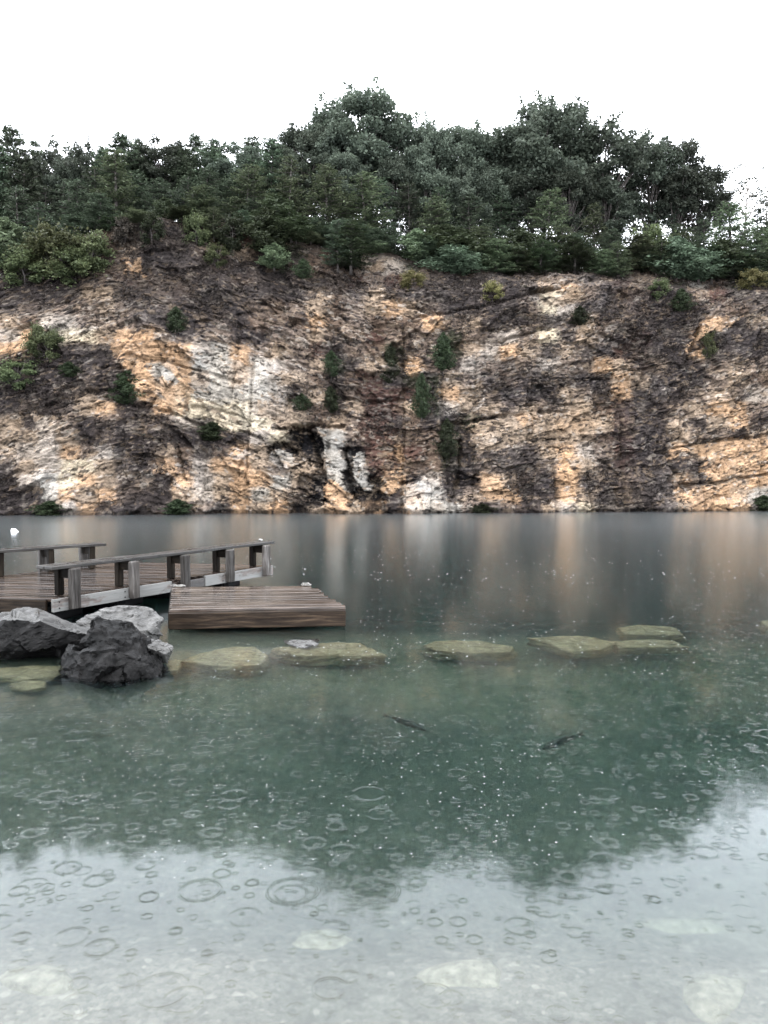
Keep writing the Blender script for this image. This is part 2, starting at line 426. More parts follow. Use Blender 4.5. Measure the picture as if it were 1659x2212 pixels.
CODE = {'D': (66, 60, 59), 'd': (96, 88, 84), 'b': (104, 88, 77), 'r': (92, 71, 64), 'm': (130, 115, 104), 't': (170, 150, 130),
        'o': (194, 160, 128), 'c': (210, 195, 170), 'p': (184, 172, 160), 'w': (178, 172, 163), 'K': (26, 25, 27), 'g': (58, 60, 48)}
ROCKMAP = """
gggggbmddd drrggdgrrg rgDDgggDDg gggggggggg
gggggbtddd mmtDggbrrg rgDbggggDg gggggggggg
gggggbodDd dbDDgdbbmt pgbbDgDdDD gdggggDggg
DDDDDbrbmm ddbdDdDmrm rbddddDdmm dmrtggwbgD
DDDDttddmb DDddDDtbdt DdddddDdto mdbbDDmrDD
dmmmmtmdmD DDDmbmtbmt otmddDdmcp ddmbDDDmbd
tbppmmmdDD DmDbbbobmb bbomtDDDdd tbdDDDDoDt
pogcctoomd dmDDmmtmmr mmmgmdpmcD tmDrDDogDD
oogDddbooo pwomtmrDmb gbmgtpotdt ddrbDDoDdD
DgDDdDbowo wwowpmtgDt gobmpmDmpm motbtDDmtm
DDDDmDDowt owowttbDbr Dggtmdbddd DDotDDDmtb
DDDmtmDooc wwwwpDtDmr rrgotmDDDt mDoDdDmtmp
DtDdtoDDoc cccpptbDtr rtgpttmtmt tbrDDmtoom
tDpmDmDddp pcccmtbtmD DbDDgDtoto otrDDtDtoD
ttptDmDDdD DDDpcKKwmr bbbgDpttdt tbrDDtmmDt
tppompDDtb DbotKKKwKr orbgDdddto pmrDDottoo
dtpcctdDob pootmttwwr obbgDmdDdo tdrDdDDDto
DpwcotmtDo ptoowtKwwK oDpDDotbDo DDbddoDtto
DDwotomDDt ptowtmKoKK DowdmooDDo tDmddoDotw
DDDpoDDdDD mDotoKtoto DopwmdmDtp cDDDdtooop
""".split()
ROCK = np.array([[c for c in ''.join(ROCKMAP[4*i:4*i+4])] for i in range(20)])
PAL = {k: np.array(lin(*v))*K for k, v in CODE.items()}
RGBMAP = np.array([[PAL[c] for c in r] for r in ROCK])
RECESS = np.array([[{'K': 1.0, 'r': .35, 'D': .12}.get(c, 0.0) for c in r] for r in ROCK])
SMOOTH = np.array([[{'w': .35, 'c': .45, 'o': .7, 'p': .7}.get(c, 1.0) for c in r] for r in ROCK])
VEG = np.array([[{'D': .8, 'g': 1.0, 'd': .5, 'b': .4, 'r': .5, 'K': .1, 'm': .2}.get(c, 0.0) for c in r] for r in ROCK])

CRACKS = [  # lines on the face in 1920-wide view units: overhangs, joints
    ([(690, 1070), (760, 1072), (860, 1063)], .35), ([(600, 1076), (650, 1100), (712, 1112), (740, 1132)], .35),
    ([(590, 1155), (680, 1200), (760, 1230)], .22), ([(772, 1075), (790, 1130), (812, 1185)], .5), ([(862, 1120), (868, 1180), (888, 1250)], .5),
    ([(840, 998), (930, 1000), (1010, 1000)], .25), ([(1120, 1058), (1180, 1055), (1240, 1044), (1310, 1037)], .32),
    ([(1110, 1060), (1110, 1120), (1150, 1100), (1148, 1160), (1135, 1240)], .5), ([(1040, 790), (1110, 785), (1200, 765), (1290, 740), (1400, 722)], .28),
    ([(1230, 860), (1300, 838), (1370, 820)], .25), ([(1645, 1130), (1760, 1110), (1920, 1090)], .28), ([(1700, 1215), (1800, 1205), (1920, 1185)], .28),
    ([(310, 890), (420, 905), (520, 935), (600, 960)], .2), ([(330, 1015), (380, 1020), (450, 1040), (520, 1075)], .3), ([(380, 1045), (460, 1100), (470, 1110)], .2),
    ([(440, 1115), (450, 1160), (460, 1200)], .3), ([(1670, 1135), (1690, 1190), (1660, 1210)], .3), ([(1350, 1030), (1420, 1028)], .2),
    ([(640, 760), (690, 772), (720, 775)], .25), ([(960, 740), (1010, 755), (1080, 785)], .3), ([(1240, 715), (1350, 730), (1480, 700)], .2),
    ([(1000, 1210), (1060, 1190), (1085, 1193)], .3), ([(1750, 820), (1740, 860), (1725, 900)], .4), ([(480, 1020), (560, 1030), (660, 1060)], .16)]

PATCHES = [  # outlines of single slabs, scars and ivy patches of the face, 1920-wide view units, kind of stone; K blackens the recessed gullies
    ('w', [(480, 872), (530, 880), (610, 912), (690, 935), (700, 990), (640, 1000), (560, 1010), (500, 1000), (488, 950)]),
    ('w', [(350, 900), (420, 915), (462, 958), (448, 972), (385, 945)]),
    ('o', [(265, 842), (335, 845), (470, 888), (488, 930), (466, 1030), (400, 1024), (350, 975), (315, 905)]),
    ('w', [(368, 905), (418, 922), (450, 958), (436, 964), (392, 940)]),
    ('c', [(458, 1002), (520, 1010), (620, 1035), (690, 1062), (640, 1085), (560, 1055), (465, 1042)]),
    ('t', [(640, 1000), (720, 1010), (760, 1060), (700, 1068), (640, 1040)]),
    ('D', [(295, 1045), (380, 1032), (480, 1068), (560, 1088), (585, 1112), (500, 1135), (470, 1118), (405, 1112), (412, 1190), (330, 1160), (285, 1130)]),
    ('D', [(190, 1060), (270, 1055), (290, 1090), (245, 1125), (195, 1110)]),
    ('D', [(0, 905), (60, 900), (120, 855), (200, 855), (262, 880), (290, 920), (350, 990), (335, 1022), (240, 985), (180, 990), (150, 1050), (90, 1030), (50, 1045), (0, 1010)]),
    ('D', [(0, 1180), (30, 1190), (80, 1212), (120, 1245), (175, 1290), (0, 1290)]),
    ('D', [(300, 1190), (420, 1190), (425, 1250), (395, 1290), (295, 1290), (310, 1240)]),
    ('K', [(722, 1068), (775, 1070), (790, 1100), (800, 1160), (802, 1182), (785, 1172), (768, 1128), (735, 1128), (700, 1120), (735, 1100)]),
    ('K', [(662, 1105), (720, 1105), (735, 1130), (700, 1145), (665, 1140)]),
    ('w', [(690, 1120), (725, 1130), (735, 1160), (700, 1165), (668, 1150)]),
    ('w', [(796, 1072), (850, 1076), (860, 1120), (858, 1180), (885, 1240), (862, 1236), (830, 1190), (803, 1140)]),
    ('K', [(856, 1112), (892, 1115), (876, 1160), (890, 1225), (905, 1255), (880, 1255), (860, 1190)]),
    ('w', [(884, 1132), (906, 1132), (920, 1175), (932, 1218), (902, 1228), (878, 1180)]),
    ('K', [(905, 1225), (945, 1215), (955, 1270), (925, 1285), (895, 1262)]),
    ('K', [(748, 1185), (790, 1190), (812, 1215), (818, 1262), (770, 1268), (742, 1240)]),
    ('o', [(815, 1208), (850, 1205), (878, 1250), (862, 1274), (812, 1268)]),
    ('r', [(905, 930), (950, 925), (968, 1060), (990, 1100), (985, 1190), (945, 1205), (925, 1150), (900, 1075)]),
    ('o', [(966, 1180), (985, 1180), (988, 1240), (966, 1240)]),
    ('D', [(1095, 1055), (1150, 1065), (1165, 1130), (1145, 1235), (1130, 1245), (1112, 1190)]),
    ('w', [(1008, 1225), (1050, 1196), (1090, 1205), (1092, 1286), (1065, 1286), (1012, 1270)]),
    ('D', [(1080, 700), (1220, 690), (1250, 735), (1190, 790), (1150, 832), (1125, 800), (1050, 782), (1040, 740)]),
    ('t', [(1335, 735), (1450, 715), (1452, 742), (1400, 768), (1350, 765)]),
    ('c', [(1345, 738), (1400, 728), (1400, 745), (1355, 752)]),
    ('D', [(1230, 950), (1400, 935), (1415, 1000), (1300, 1018), (1205, 1004)]),
    ('D', [(1285, 1130), (1350, 1108), (1340, 1180), (1360, 1222), (1300, 1245), (1262, 1210)]),
    ('t', [(1170, 1062), (1290, 1048), (1400, 1035), (1515, 1030), (1520, 1080), (1380, 1100), (1300, 1110), (1190, 1120)]),
    ('D', [(1530, 1000), (1640, 985), (1690, 1040), (1668, 1130), (1655, 1200), (1620, 1286), (1480, 1286), (1450, 1200), (1545, 1140)]),
    ('D', [(1480, 640), (1600, 640), (1740, 720), (1750, 860), (1720, 920), (1640, 960), (1560, 900), (1500, 800)]),
    ('D', [(1760, 820), (1920, 800), (1920, 900), (1850, 930), (1760, 880)]),
    ('o', [(1760, 800), (1850, 790), (1830, 820), (1770, 830), (1735, 870), (1725, 850)]),
    ('o', [(1690, 1130), (1800, 1105), (1920, 1088), (1920, 1180), (1800, 1200), (1710, 1200), (1760, 1150)]),
    ('D', [(1660, 1190), (1700, 1150), (1725, 1145), (1775, 1180), (1740, 1225), (1690, 1225)]),
    ('o', [(1745, 1222), (1900, 1200), (1860, 1240), (1760, 1272), (1690, 1280), (1700, 1235)]),
    ('D', [(250, 630), (420, 600), (560, 640), (640, 720), (620, 790), (520, 840), (400, 820), (300, 760)]),
    ('D', [(0, 700), (200, 710), (190, 760), (60, 780), (0, 775)]),
    ('o', [(295, 640), (345, 648), (345, 675), (300, 675)]),
    ('p', [(790, 600), (900, 605), (960, 640), (930, 660), (830, 630)]),
    ('D', [(640, 690), (900, 690), (930, 730), (700, 750)]),
]
def inside(poly, x, y):
    c = np.zeros(x.shape, bool); n = len(poly)
    for i in range(n):
        x1, y1 = poly[i]; x2, y2 = poly[(i+1) % n]
        if y1 == y2: continue
        c ^= ((y1 > y) != (y2 > y)) & (x < (x2-x1)*(y-y1)/(y2-y1)+x1)
    return c
def bil(M, r, c):
    r = np.clip(r, 0, M.shape[0]-1.001); c = np.clip(c, 0, M.shape[1]-1.001)
    ri = r.astype(int); ci = c.astype(int); fr = r-ri; fc = c-ci
    if M.ndim == 3: fr = fr[..., None]; fc = fc[..., None]
    return (M[ri, ci]*(1-fc)+M[ri, ci+1]*fc)*(1-fr) + (M[ri+1, ci]*(1-fc)+M[ri+1, ci+1]*fc)*fr

def strata_h(x):
    xs = [-30, -17, -12, -9.5, -4, 1, 5, 10, 16, 30]
    sl = [.38, .38, .2, -.28, -.32, -.05, .12, .15, .26, .26]
    g = np.linspace(-30, 30, 601); s = np.interp(g, xs, sl); H = np.cumsum(s)*(g[1]-g[0])
    return np.interp(x, g, H)

def build_cliff():
    x = np.arange(-26, 26.01, .05); nx = len(x)
    t = np.concatenate([np.linspace(-.40, -.02, 12), np.linspace(0, 1, 330), np.linspace(1.003, 1.05, 16)]); nt_ = len(t)
    X, T = np.meshgrid(x, t, indexing='ij'); X = X.ravel(); T = T.ravel()
    Z = T*ztop(X)
    Yb = face_y(X, Z)
    Yb = np.where(T > 1, shore(X)+6+(Z-ztop(X))*7, Yb)
    P = np.stack([X, Yb, Z], 1)
    px, py = project(P); sx = px*1920/1659; sy = py*1920/1659
    S = Z - strata_h(X) + .16*fbm(X*.4, Z*.4, 3, 3)
    # ---- relief (metres, towards the lake)
    up = np.clip((Z-zbreak(X))/np.maximum(ztop(X)-zbreak(X), .1), 0, 1)
    cw = sx/48 - .5; rw = (sy-570)/36 - .5
    wa = fbm(X*1.6, S*2.2, 21, 5, .66); wb = fbm(X*1.6+9, S*2.2+4, 22, 5, .66)
    rec = bil(RECESS, rw + wb*.45, cw + wa*.45); smo = bil(SMOOTH, rw, cw)
    patch = np.full(X.shape, -1); keys = 'wcotpDKr'
    for kk, pl in PATCHES:
        a_ = 17 if kk in 'wK' else 27
        patch[inside(pl, sx + a_*wa*1.3, sy + a_*wb*1.1)] = keys.index(kk)
    smo = np.where(patch >= 0, smo*.35 + .65*np.array([.3, .4, .55, .7, .7, 1.0, .6, 1.0])[patch], smo)
    rec = np.where(patch >= 0, rec*.3 + .7*np.array([0, 0, 0, 0, 0, .12, .8, .35])[patch], rec)
    d = .75*fbm(X*.13, Z*.16, 1, 3) + .30*fbm(X*.5, Z*.5, 2, 4)
    amp = (.25 + .75*vnoise(X*.7, S*.9, 8)) * smo
    q = S/.80 + .30*fbm(X*.3, S*.3, 12, 2); f = q - np.floor(q); d = d + amp*.15*(f**1.5)
    q2 = S/.27 + .4*fbm(X*.8, S*.6, 14, 3); f2 = q2 - np.floor(q2); d = d + amp*.08*(f2**1.3)*(.3+vnoise(X*1.1, S*1.6, 18))
    b = cells((X+.15*fbm(X*1.1, S*1.1, 31, 3))/1.15, S/.72 + .2*fbm(X*.8, S*.8, 37, 2), 41)
    d = d + (.35+.65*smo)*(.34*(b[2]-.5) + .24*((b[3]-.5)*b[5] + (b[4]-.5)*b[6])*1.5)
    b2 = cells((X+.08*fbm(X*2.5, S*2.5, 32, 3))/.36 + .35*fbm(X*1.7, S*1.7, 34, 3), S/.17 + .3*fbm(X*1.9, S*1.9, 35, 3), 51)
    d = d + smo*(.13*(b2[2]-.5) + .08*((b2[3]-.5)*b2[5] + (b2[4]-.5)*b2[6]))
    b3 = cells(X/.15 + .6*fbm(X*3, S*3, 33, 3), S/.085 + .6*fbm(X*3, S*3, 36, 3), 61)
    d = d + (.3+.7*smo)*.11*(b3[2]-.5)
    ver = 1-np.abs(fbm(X*.55, Z*.09, 71, 3)); d = d - .22*np.clip(ver-.88, 0, 1)/.12*(Z < 9)
    d = d - .85*rec
    s1 = fbm(X*.34, S*2.4, 151, 4, .55); s2 = fbm(X*.8, S*5.0, 152, 4, .55)
    seam1 = np.exp(-(s1/.022)**2)*np.clip((vnoise(X*.5, S*.9, 153)-.35)*4, 0, 1)
    seam2 = np.exp(-(s2/.030)**2)*np.clip((vnoise(X*.8, S*1.3, 154)-.38)*4, 0, 1)
    joints = np.exp(-(fbm(X*2.2, Z*.5, 155, 3)/.022)**2)*np.clip((vnoise(X*.9, S*1.1, 156)-.55)*5, 0, 1)
    d = d - .18*seam1 - .06*seam2 - .07*joints
    for pts, w in CRACKS:
        pts = np.array(pts, float); dm = np.full(X.shape, 1e9); below = np.zeros(X.shape)
        wx = sx + 7*wa; wy = sy + 7*wb
        for a, c in zip(pts[:-1], pts[1:]):
            v = c-a; L2 = (v**2).sum(); tt = np.clip(((wx-a[0])*v[0]+(wy-a[1])*v[1])/L2, 0, 1)
            dd = np.hypot(wx-a[0]-tt*v[0], wy-a[1]-tt*v[1]); dm = np.minimum(dm, dd)
        wid = 4.2*(.55+.9*vnoise(X*1.5, Z*1.5, 77))
        d = d - 1.5*w*np.exp(-(dm/wid)**2)*(.35+vnoise(X*1.1, Z*1.1, 79))
    foot = np.clip(1-Z/.8, 0, 1)*np.clip(fbm(X*.7, X*0, 161, 4)+.25, 0, 1)
    rub = cells(X/.45, Z/.35 + fbm(X*1.5, Z, 163, 2), 165)
    d = d + foot*(.7 + .8*(rub[2]-.5))
    d = d * np.clip((1.0-T)*14, 0, 1) * np.clip((T+.45)*6, 0, 1)
    Yd = Yb - d
    Zd = Z + .10*fbm(X*1.2, S*1.2, 91, 3) + up*.30*fbm(X*1.1, Z*.3, 95, 4) + up*.22*(cells(X/.7, Z/.7, 97)[2]-.5)
    Zd = np.where(np.abs(T) < .004, np.minimum(Zd, -.02), Zd)
    # ---- colour of the stone
    col = 0
    for k in range(3):
        w1 = fbm(X*1.7+k*3.7, S*2.6, 101+k, 5, .7); w2 = fbm(X*1.7, S*2.6+k*5.3, 111+k, 5, .7)
        a = (.5, .75, .35)[k]
        r = np.clip(np.round(rw + w2*a), 0, 19).astype(int); c = np.clip(np.round(cw + w1*a), 0, 39).astype(int)
        col = col + RGBMAP[r, c]
    col = col/3*.78 + .22*bil(RGBMAP, rw + .3*wb, cw + .3*wa)
    pcol = np.array([PAL[k_] for k_ in keys])[patch]
    pm = np.where(patch >= 0, np.array([.58, .70, .74, .7, .7, .64, .85, .66])[patch], 0)[:, None]
    pm = np.clip(pm*(1+.55*fbm(X*1.9, S*4.2, 148, 4, .65)[:, None]), 0, .92)
    col = col*(1-pm) + pm*pcol
    lum = col.mean(1)
    mid = np.clip(1-np.abs(np.log(lum/.075))/1.0, .10, 1)                     # rubble: most mixed where the stone is half weathered
    big = fbm(X*1.1, S*2.0, 129, 4, .6)
    chips = [(b2, .07, .06), (b3, .11, .10)]
    for cc, pp, pd in chips:
        pale = (cc[3] < pp*(.35+1.5*mid)*(1+.9*big)).astype(float)*.72*(lum < .3)
        col = col*(1-pale[:, None]) + pale[:, None]*(np.where((cc[4] > .55)[:, None], PAL['p'], PAL['t'])*np.clip(.35+lum*6, .4, .95)[:, None])
        dk = ((1-cc[3]) < pd*(.25+1.3*mid)*(1-.9*big)).astype(float)*.78
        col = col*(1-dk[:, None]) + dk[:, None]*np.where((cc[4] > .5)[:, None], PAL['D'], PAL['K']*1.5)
    fk = fbm(X*4.2+3, S*9, 133, 5, .72) + .4*fbm(X*.6, S*.9, 136, 3)
    pf = np.clip((fk-.13)*5, 0, 1)*np.clip(1-lum/.09, 0, 1)*.72
    col = col*(1-pf[:, None]) + pf[:, None]*np.where((vnoise(X*1.3, S*1.9, 149) > .5)[:, None], PAL['t']*.72, PAL['p']*.55)
    fl = .75*fbm(X*3.8, S*5.6, 131, 5, .78) + .5*fbm(X*4, Z*4, 141, 4, .7)
    col = col*np.exp(.34*np.clip(fl, -.8, .8))[:, None]
    col = col*(1-np.clip(.50*seam1 + .38*seam2 + .35*joints + .62*np.clip(1-b[1]/.055, 0, 1)*(b[4] > .3), 0, .8))[:, None]
    dr = fbm(X*2.6, Z*.22, 135, 4, .65)
    drip = np.clip((dr-.28)*3.5, 0, 1)*.5*(up < .05)*(vnoise(X*.4, Z*.35, 138) > .4)
    dcol = PAL['D']
    col = col*(1-drip[:, None]) + drip[:, None]*dcol
    col = col*(.80+.40*b[3])[:, None]*(.84+.32*b2[4])[:, None]*(.86+.28*b3[4])[:, None]
    hue = fbm(X*.8, S*1.1, 139, 3)
    col = col*np.stack([1+.05*hue, np.ones_like(hue), 1-.07*hue], 1)
    col = col*(1-.36*np.clip(up*3, 0, 1))[:, None]                            # wet lichen and brush above the break
    wet = np.clip(1-(Z-.02-.16*vnoise(X*.8, X*0, 143))/.12, 0, 1)*.75         # dark tide line
    col = col*(1-wet[:, None])
    sn = .5+.9*vnoise(X*3, Yb*3, 145)
    tm = np.clip((T-.985+.03*fbm(X*1.3, T*60, 147, 4))*40, 0, 1)[:, None]
    col = col*(1-tm) + tm*np.array([.046, .036, .030])*sn[:, None]
    V = np.stack([X, Yd, Zd], 1)
    me = npmesh('cliff', V, gridfaces(nx, nt_), False, None, col)
    o = link('cliff', me, MAT['cliff']); tag(o, kind='structure')
    veg = np.where(T > .985, 1.0, np.where(patch >= 0, np.array([0, 0, 0, .1, .1, .9, 0, .5])[patch], bil(VEG, rw + .5*wb, cw + .5*wa)))*(T > .03)
    return V.reshape(nx, nt_, 3), veg.reshape(nx, nt_), x, t
CV, CVEG, CXS, CTS = build_cliff()

def on_cliff(px, py):
    """the point of the built cliff seen at view px, py"""
    d = ray(px, py); best = None
    for Y in np.arange(33, 48, .05):
        P = at(px, py, Y); i = int(round((P.x+26)/.05))
        if not 0 <= i < len(CXS): continue
        colm = CV[i]; j = np.searchsorted(colm[:, 2], P.z)
        j = min(max(j, 0), len(CTS)-1)
        if Y >= colm[j, 1]: return P
    return P

def build_hill():
    x = np.arange(-60, 60.01, .6); dy = np.arange(7.0, 40, .6)
    X, Dy = np.meshgrid(x, dy, indexing='ij'); Y = shore(X) + Dy
    Z = hill_z(X, Y) - .5*np.clip((12-Dy)/6, 0, 1)
    o = link('hill', npmesh('hill', np.stack([X.ravel(), Y.ravel(), Z.ravel()], 1), gridfaces(len(x), len(dy)), True), MAT['soil']); tag(o, kind='structure')
build_hill()

def bed_depth(X, Y):
    d = np.interp(Y, [-4, 0, 1.2, 2.4, 3.0, 3.5, 4.2, 5.5, 7.5, 9.0, 10.2, 11.0, 12.2, 14, 30], [-.5, -.3, -.05, .10, .20, .46, .72, .86, .86, .74, .80, 1.25, 2.5, 4.4, 7.5])
    side = np.interp(X, [-8, -4.5, -2.5, -1, 0, 2, 4, 8], [-.55, -.48, -.34, -.16, -.02, .15, .3, .5])
    return d + side*np.clip((Y-2)/4, 0, 1)*np.clip((13-Y)/3, 0, 1) + .35*fbm(X*.35, Y*.0+3, 205, 3)*np.clip((Y-9.5)/1.5, 0, 1) + .06*fbm(X*.9, Y*.9, 201, 3) + .015*fbm(X*7, Y*7, 203, 2)
def build_bed():
    x = np.concatenate([np.arange(-60, -8, 2.0), np.arange(-8, 8.01, .06), np.arange(10, 61, 2.0)])
    y = np.concatenate([np.arange(-14, 0, 1.0), np.arange(0, 13, .06), np.arange(13, 48, 1.5)])
    X, Y = np.meshgrid(x, y, indexing='ij')
    Z = -bed_depth(X, Y)
    o = link('lakebed', npmesh('lakebed', np.stack([X.ravel(), Y.ravel(), Z.ravel()], 1), gridfaces(len(x), len(y)), True), MAT['bed']); tag(o, kind='structure')
    bm = bmesh.new(); bmesh.ops.create_cube(bm, size=1)
    for v in bm.verts: v.co = Vector((v.co.x*130, 20 + v.co.y*66, -5.5 + v.co.z*11))
    me = bpy.data.meshes.new('lake_water'); bm.to_mesh(me); bm.free()
    tag(link('lake_water', me, MAT['water']), kind='structure')
build_bed()

# ------------------------------------------------------------------ foliage
def leaves(C, size, flat=.0, aspect=.55):
    """one rhombic leaf per centre; flat 0..1 turns leaves towards the horizontal"""
    N_ = len(C); size = np.broadcast_to(size, (N_,))
    n = RNG.normal(size=(N_, 3)); n[:, 2] = n[:, 2]*(1+flat*3) ; n /= np.linalg.norm(n, axis=1)[:, None]
    r = RNG.normal(size=(N_, 3)); a = np.cross(n, r); a /= np.linalg.norm(a, axis=1)[:, None]; b = np.cross(n, a)
    L = (size*.5)[:, None]; W = (size*.5*aspect)[:, None]
    V = np.stack([C-a*L, C+b*W, C+a*L+n*L*.2, C-b*W], 1).reshape(-1, 3)
    Fc = np.arange(N_*4).reshape(-1, 4)
    return V, Fc
def crown_mesh(name, C, size, flat, aspect, tint):
    V, Fc = leaves(C, size, flat, aspect)
    return npmesh(name, V, Fc, False, np.repeat(tint, 4))
def stick_mesh(name, sticks, n=5):
    mb = MB()
    for pts, r in sticks: mb.tube(pts, r, n)
    me = bpy.data.meshes.new(name); me.from_pydata([tuple(v) for v in mb.v], [], mb.f)
    for p in me.polygons: p.use_smooth = True
    return me

def gen_pine(seed, H=10., W=5., low=.12, dens=1.0, ragged=.3, round_=False):
    R = np.random.default_rng(seed); C = []; T = []; S = []
    sticks = [([(0, 0, -.6), (R.normal()*.08, R.normal()*.08, H*.4), (R.normal()*.12, R.normal()*.12, H*.97)], [.16, .11, .02])]
    nw = int(19*dens**.5)
    for w in range(nw):
        u = low + (1-low)*((w+R.uniform(-.3, .3))/nw); u = min(max(u, low), .99); z = u*H
        prof = ((1-((u-low)/(1-low))**1.7)**.8 if round_ else (1-u)**.6)*1.05*(1-.35*max(0, .35-u)/.35) + .07
        nb = R.integers(4, 7); ph = R.uniform(0, 6.28)
        for k in range(nb):
            L = W/2*prof*R.uniform(1-ragged*1.6, 1.12); th = ph + 6.283*k/nb + R.normal()*.25
            rise = (.45*u - .12 + R.normal()*.08)*L
            d = np.array([math.cos(th), math.sin(th), 0])
            p0 = np.array([0, 0, z]); p1 = p0 + d*L + np.array([0, 0, rise])
            if L > .5: sticks.append(([tuple(p0), tuple((p0+p1)/2+np.array([0, 0, -.04*L])), tuple(p1)], [.035, .024, .01]))
            nt_ = max(2, int(L*5.0*dens)); side = np.array([-d[1], d[0], 0])
            for q in range(nt_):
                tt = .22+.78*(q+R.uniform(0, 1))/nt_
                c = p0+(p1-p0)*tt + side*R.normal()*.22*L*(1.1-tt) + np.array([0, 0, -.04*L*4*tt*(1-tt)+.05])
                m = 10; pts = c + R.normal(size=(m, 3))*np.array([.19, .19, .055]); C.append(pts)
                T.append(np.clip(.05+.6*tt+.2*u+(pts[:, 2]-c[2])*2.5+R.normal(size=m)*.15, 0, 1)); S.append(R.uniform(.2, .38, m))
    C = np.concatenate(C); T = np.concatenate(T); S = np.concatenate(S)
    return crown_mesh('pine_crown', C, S, 1.1, .34, T), stick_mesh('pine_trunk', sticks), (H, W)
def gen_cedar(seed, H=4., W=1.8, n=5200, base=.05):
    R = np.random.default_rng(seed)
    u = base+(1-base)*R.beta(1.25, 1.35, n); th = R.uniform(0, 6.283, n)
    rad = W/2*np.sin(np.pi*np.clip((u-base)/(1-base), 0, 1)**.62)**.8
    lump = 1+.42*np.sin(th*3+u*9+seed)+.3*np.sin(th*5-u*17+seed*2)+.25*np.sin(th*2+u*31)
    r = rad*lump*R.uniform(.35, 1.08, n)**.6
    C = np.stack([r*np.cos(th), r*np.sin(th), u*H], 1) + R.normal(size=(n, 3))*.05
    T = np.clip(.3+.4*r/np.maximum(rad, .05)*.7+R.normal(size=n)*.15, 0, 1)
    return crown_mesh('cedar_crown', C, R.uniform(.14, .28, n), 0, .4, T), stick_mesh('cedar_trunk', [([(0, 0, -.4), (0, 0, H*.5), (0, 0, H*.93)], [.08, .05, .01])]), (H, W)
def gen_broad(seed, H=10., W=6., low=.3, nc=42, per=300, size=(.17, .34), cr=(.5, 1.0), lean=0):
    R = np.random.default_rng(seed); C = []; T = []
    sticks = []
    sk = 1 if low > 0 else .25
    trunk = [(0, 0, -.8*sk), (R.normal()*.15, R.normal()*.15, H*.25), (lean*.4+R.normal()*.25, R.normal()*.25, H*.55), (lean+R.normal()*.3, R.normal()*.3, H*.85)]
    sticks.append((trunk, [.20*sk, .16*sk, .10*sk, .03*sk]))
    for k in range(nc):
        for _ in range(30):
            v = R.normal(size=3); v /= np.linalg.norm(v); v *= R.uniform(.45, 1.0)**.6
            if v[2] > (-.75 if low > 0 else -.95): break
        zc = low*H + (1-low)*H*.5
        c = np.array([v[0]*W/2*.86 + lean*.5, v[1]*W/2*.86, zc + v[2]*(1-low)*H*.46])
        rr = R.uniform(*cr)*(W/6)**.5
        z0 = max(H*.16, c[2]*R.uniform(.45, .72)); f = z0/H
        sticks.append(([(0, 0, z0), tuple(np.array([0, 0, z0])*.45+c*.55+R.normal(size=3)*.2), tuple(c)], [.055*sk, .035*sk, .012*sk]))
        m = int(per*rr*rr*1.6); d = R.normal(size=(m, 3)); d /= np.linalg.norm(d, axis=1)[:, None]
        rad = rr*R.uniform(.15, 1.1, m)**.55
        pts = c + d*rad[:, None]*np.array([1, 1, .72]); C.append(pts)
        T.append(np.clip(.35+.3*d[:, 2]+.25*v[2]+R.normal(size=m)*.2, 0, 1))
        if R.random() < .75:                      # a sprig that breaks the outline
            e = c + v/np.linalg.norm(v)*rr*R.uniform(.9, 1.25); m2 = 34
            C.append(e + R.normal(size=(m2, 3))*.17); T.append(np.clip(.45+R.normal(size=m2)*.2, 0, 1))
            sticks.append(([tuple(c), tuple(e)], [.014, .006]))
    C = np.concatenate(C); T = np.concatenate(T); T = np.clip(T + .28*fbm(C[:, 0]*.7+C[:, 1]*.5, C[:, 2]*.7, seed, 3), 0, 1)
    return crown_mesh('broad_crown', C, R.uniform(size[0], size[1], len(C)), .3, .62, T), stick_mesh('broad_trunk', sticks), (H, W)
def gen_sparse(seed, H=8., W=4.):
    R = np.random.default_rng(seed); C = []; sticks = [([(0, 0, -.5), (.1, .05, H*.4), (.25, 0, H*.75), (.2, .05, H*.97)], [.09, .07, .04, .01])]
    for k in range(17):
        z0 = H*R.uniform(.3, .9); th = R.uniform(0, 6.28); L = W/2*R.uniform(.5, 1.1)*(1.25-z0/H)
        e = np.array([math.cos(th)*L, math.sin(th)*L, z0+L*R.uniform(.5, 1.0)])
        mid = np.array([e[0]*.45, e[1]*.45, z0+(e[2]-z0)*.35]); sticks.append(([(.12, 0, z0), tuple(mid), tuple(e)], [.05, .035, .014]))
        for q in range(R.integers(2, 5)):
            c = mid+(e-mid)*R.uniform(.2, 1.1)+R.normal(size=3)*.2; C.append(c+R.normal(size=(11, 3))*.15)
    C = np.concatenate(C); return crown_mesh('sparse_crown', C, R.uniform(.14, .26, len(C)), .3, .6, R.uniform(.2, 1, len(C))), stick_mesh('sparse_trunk', sticks), (H, W)

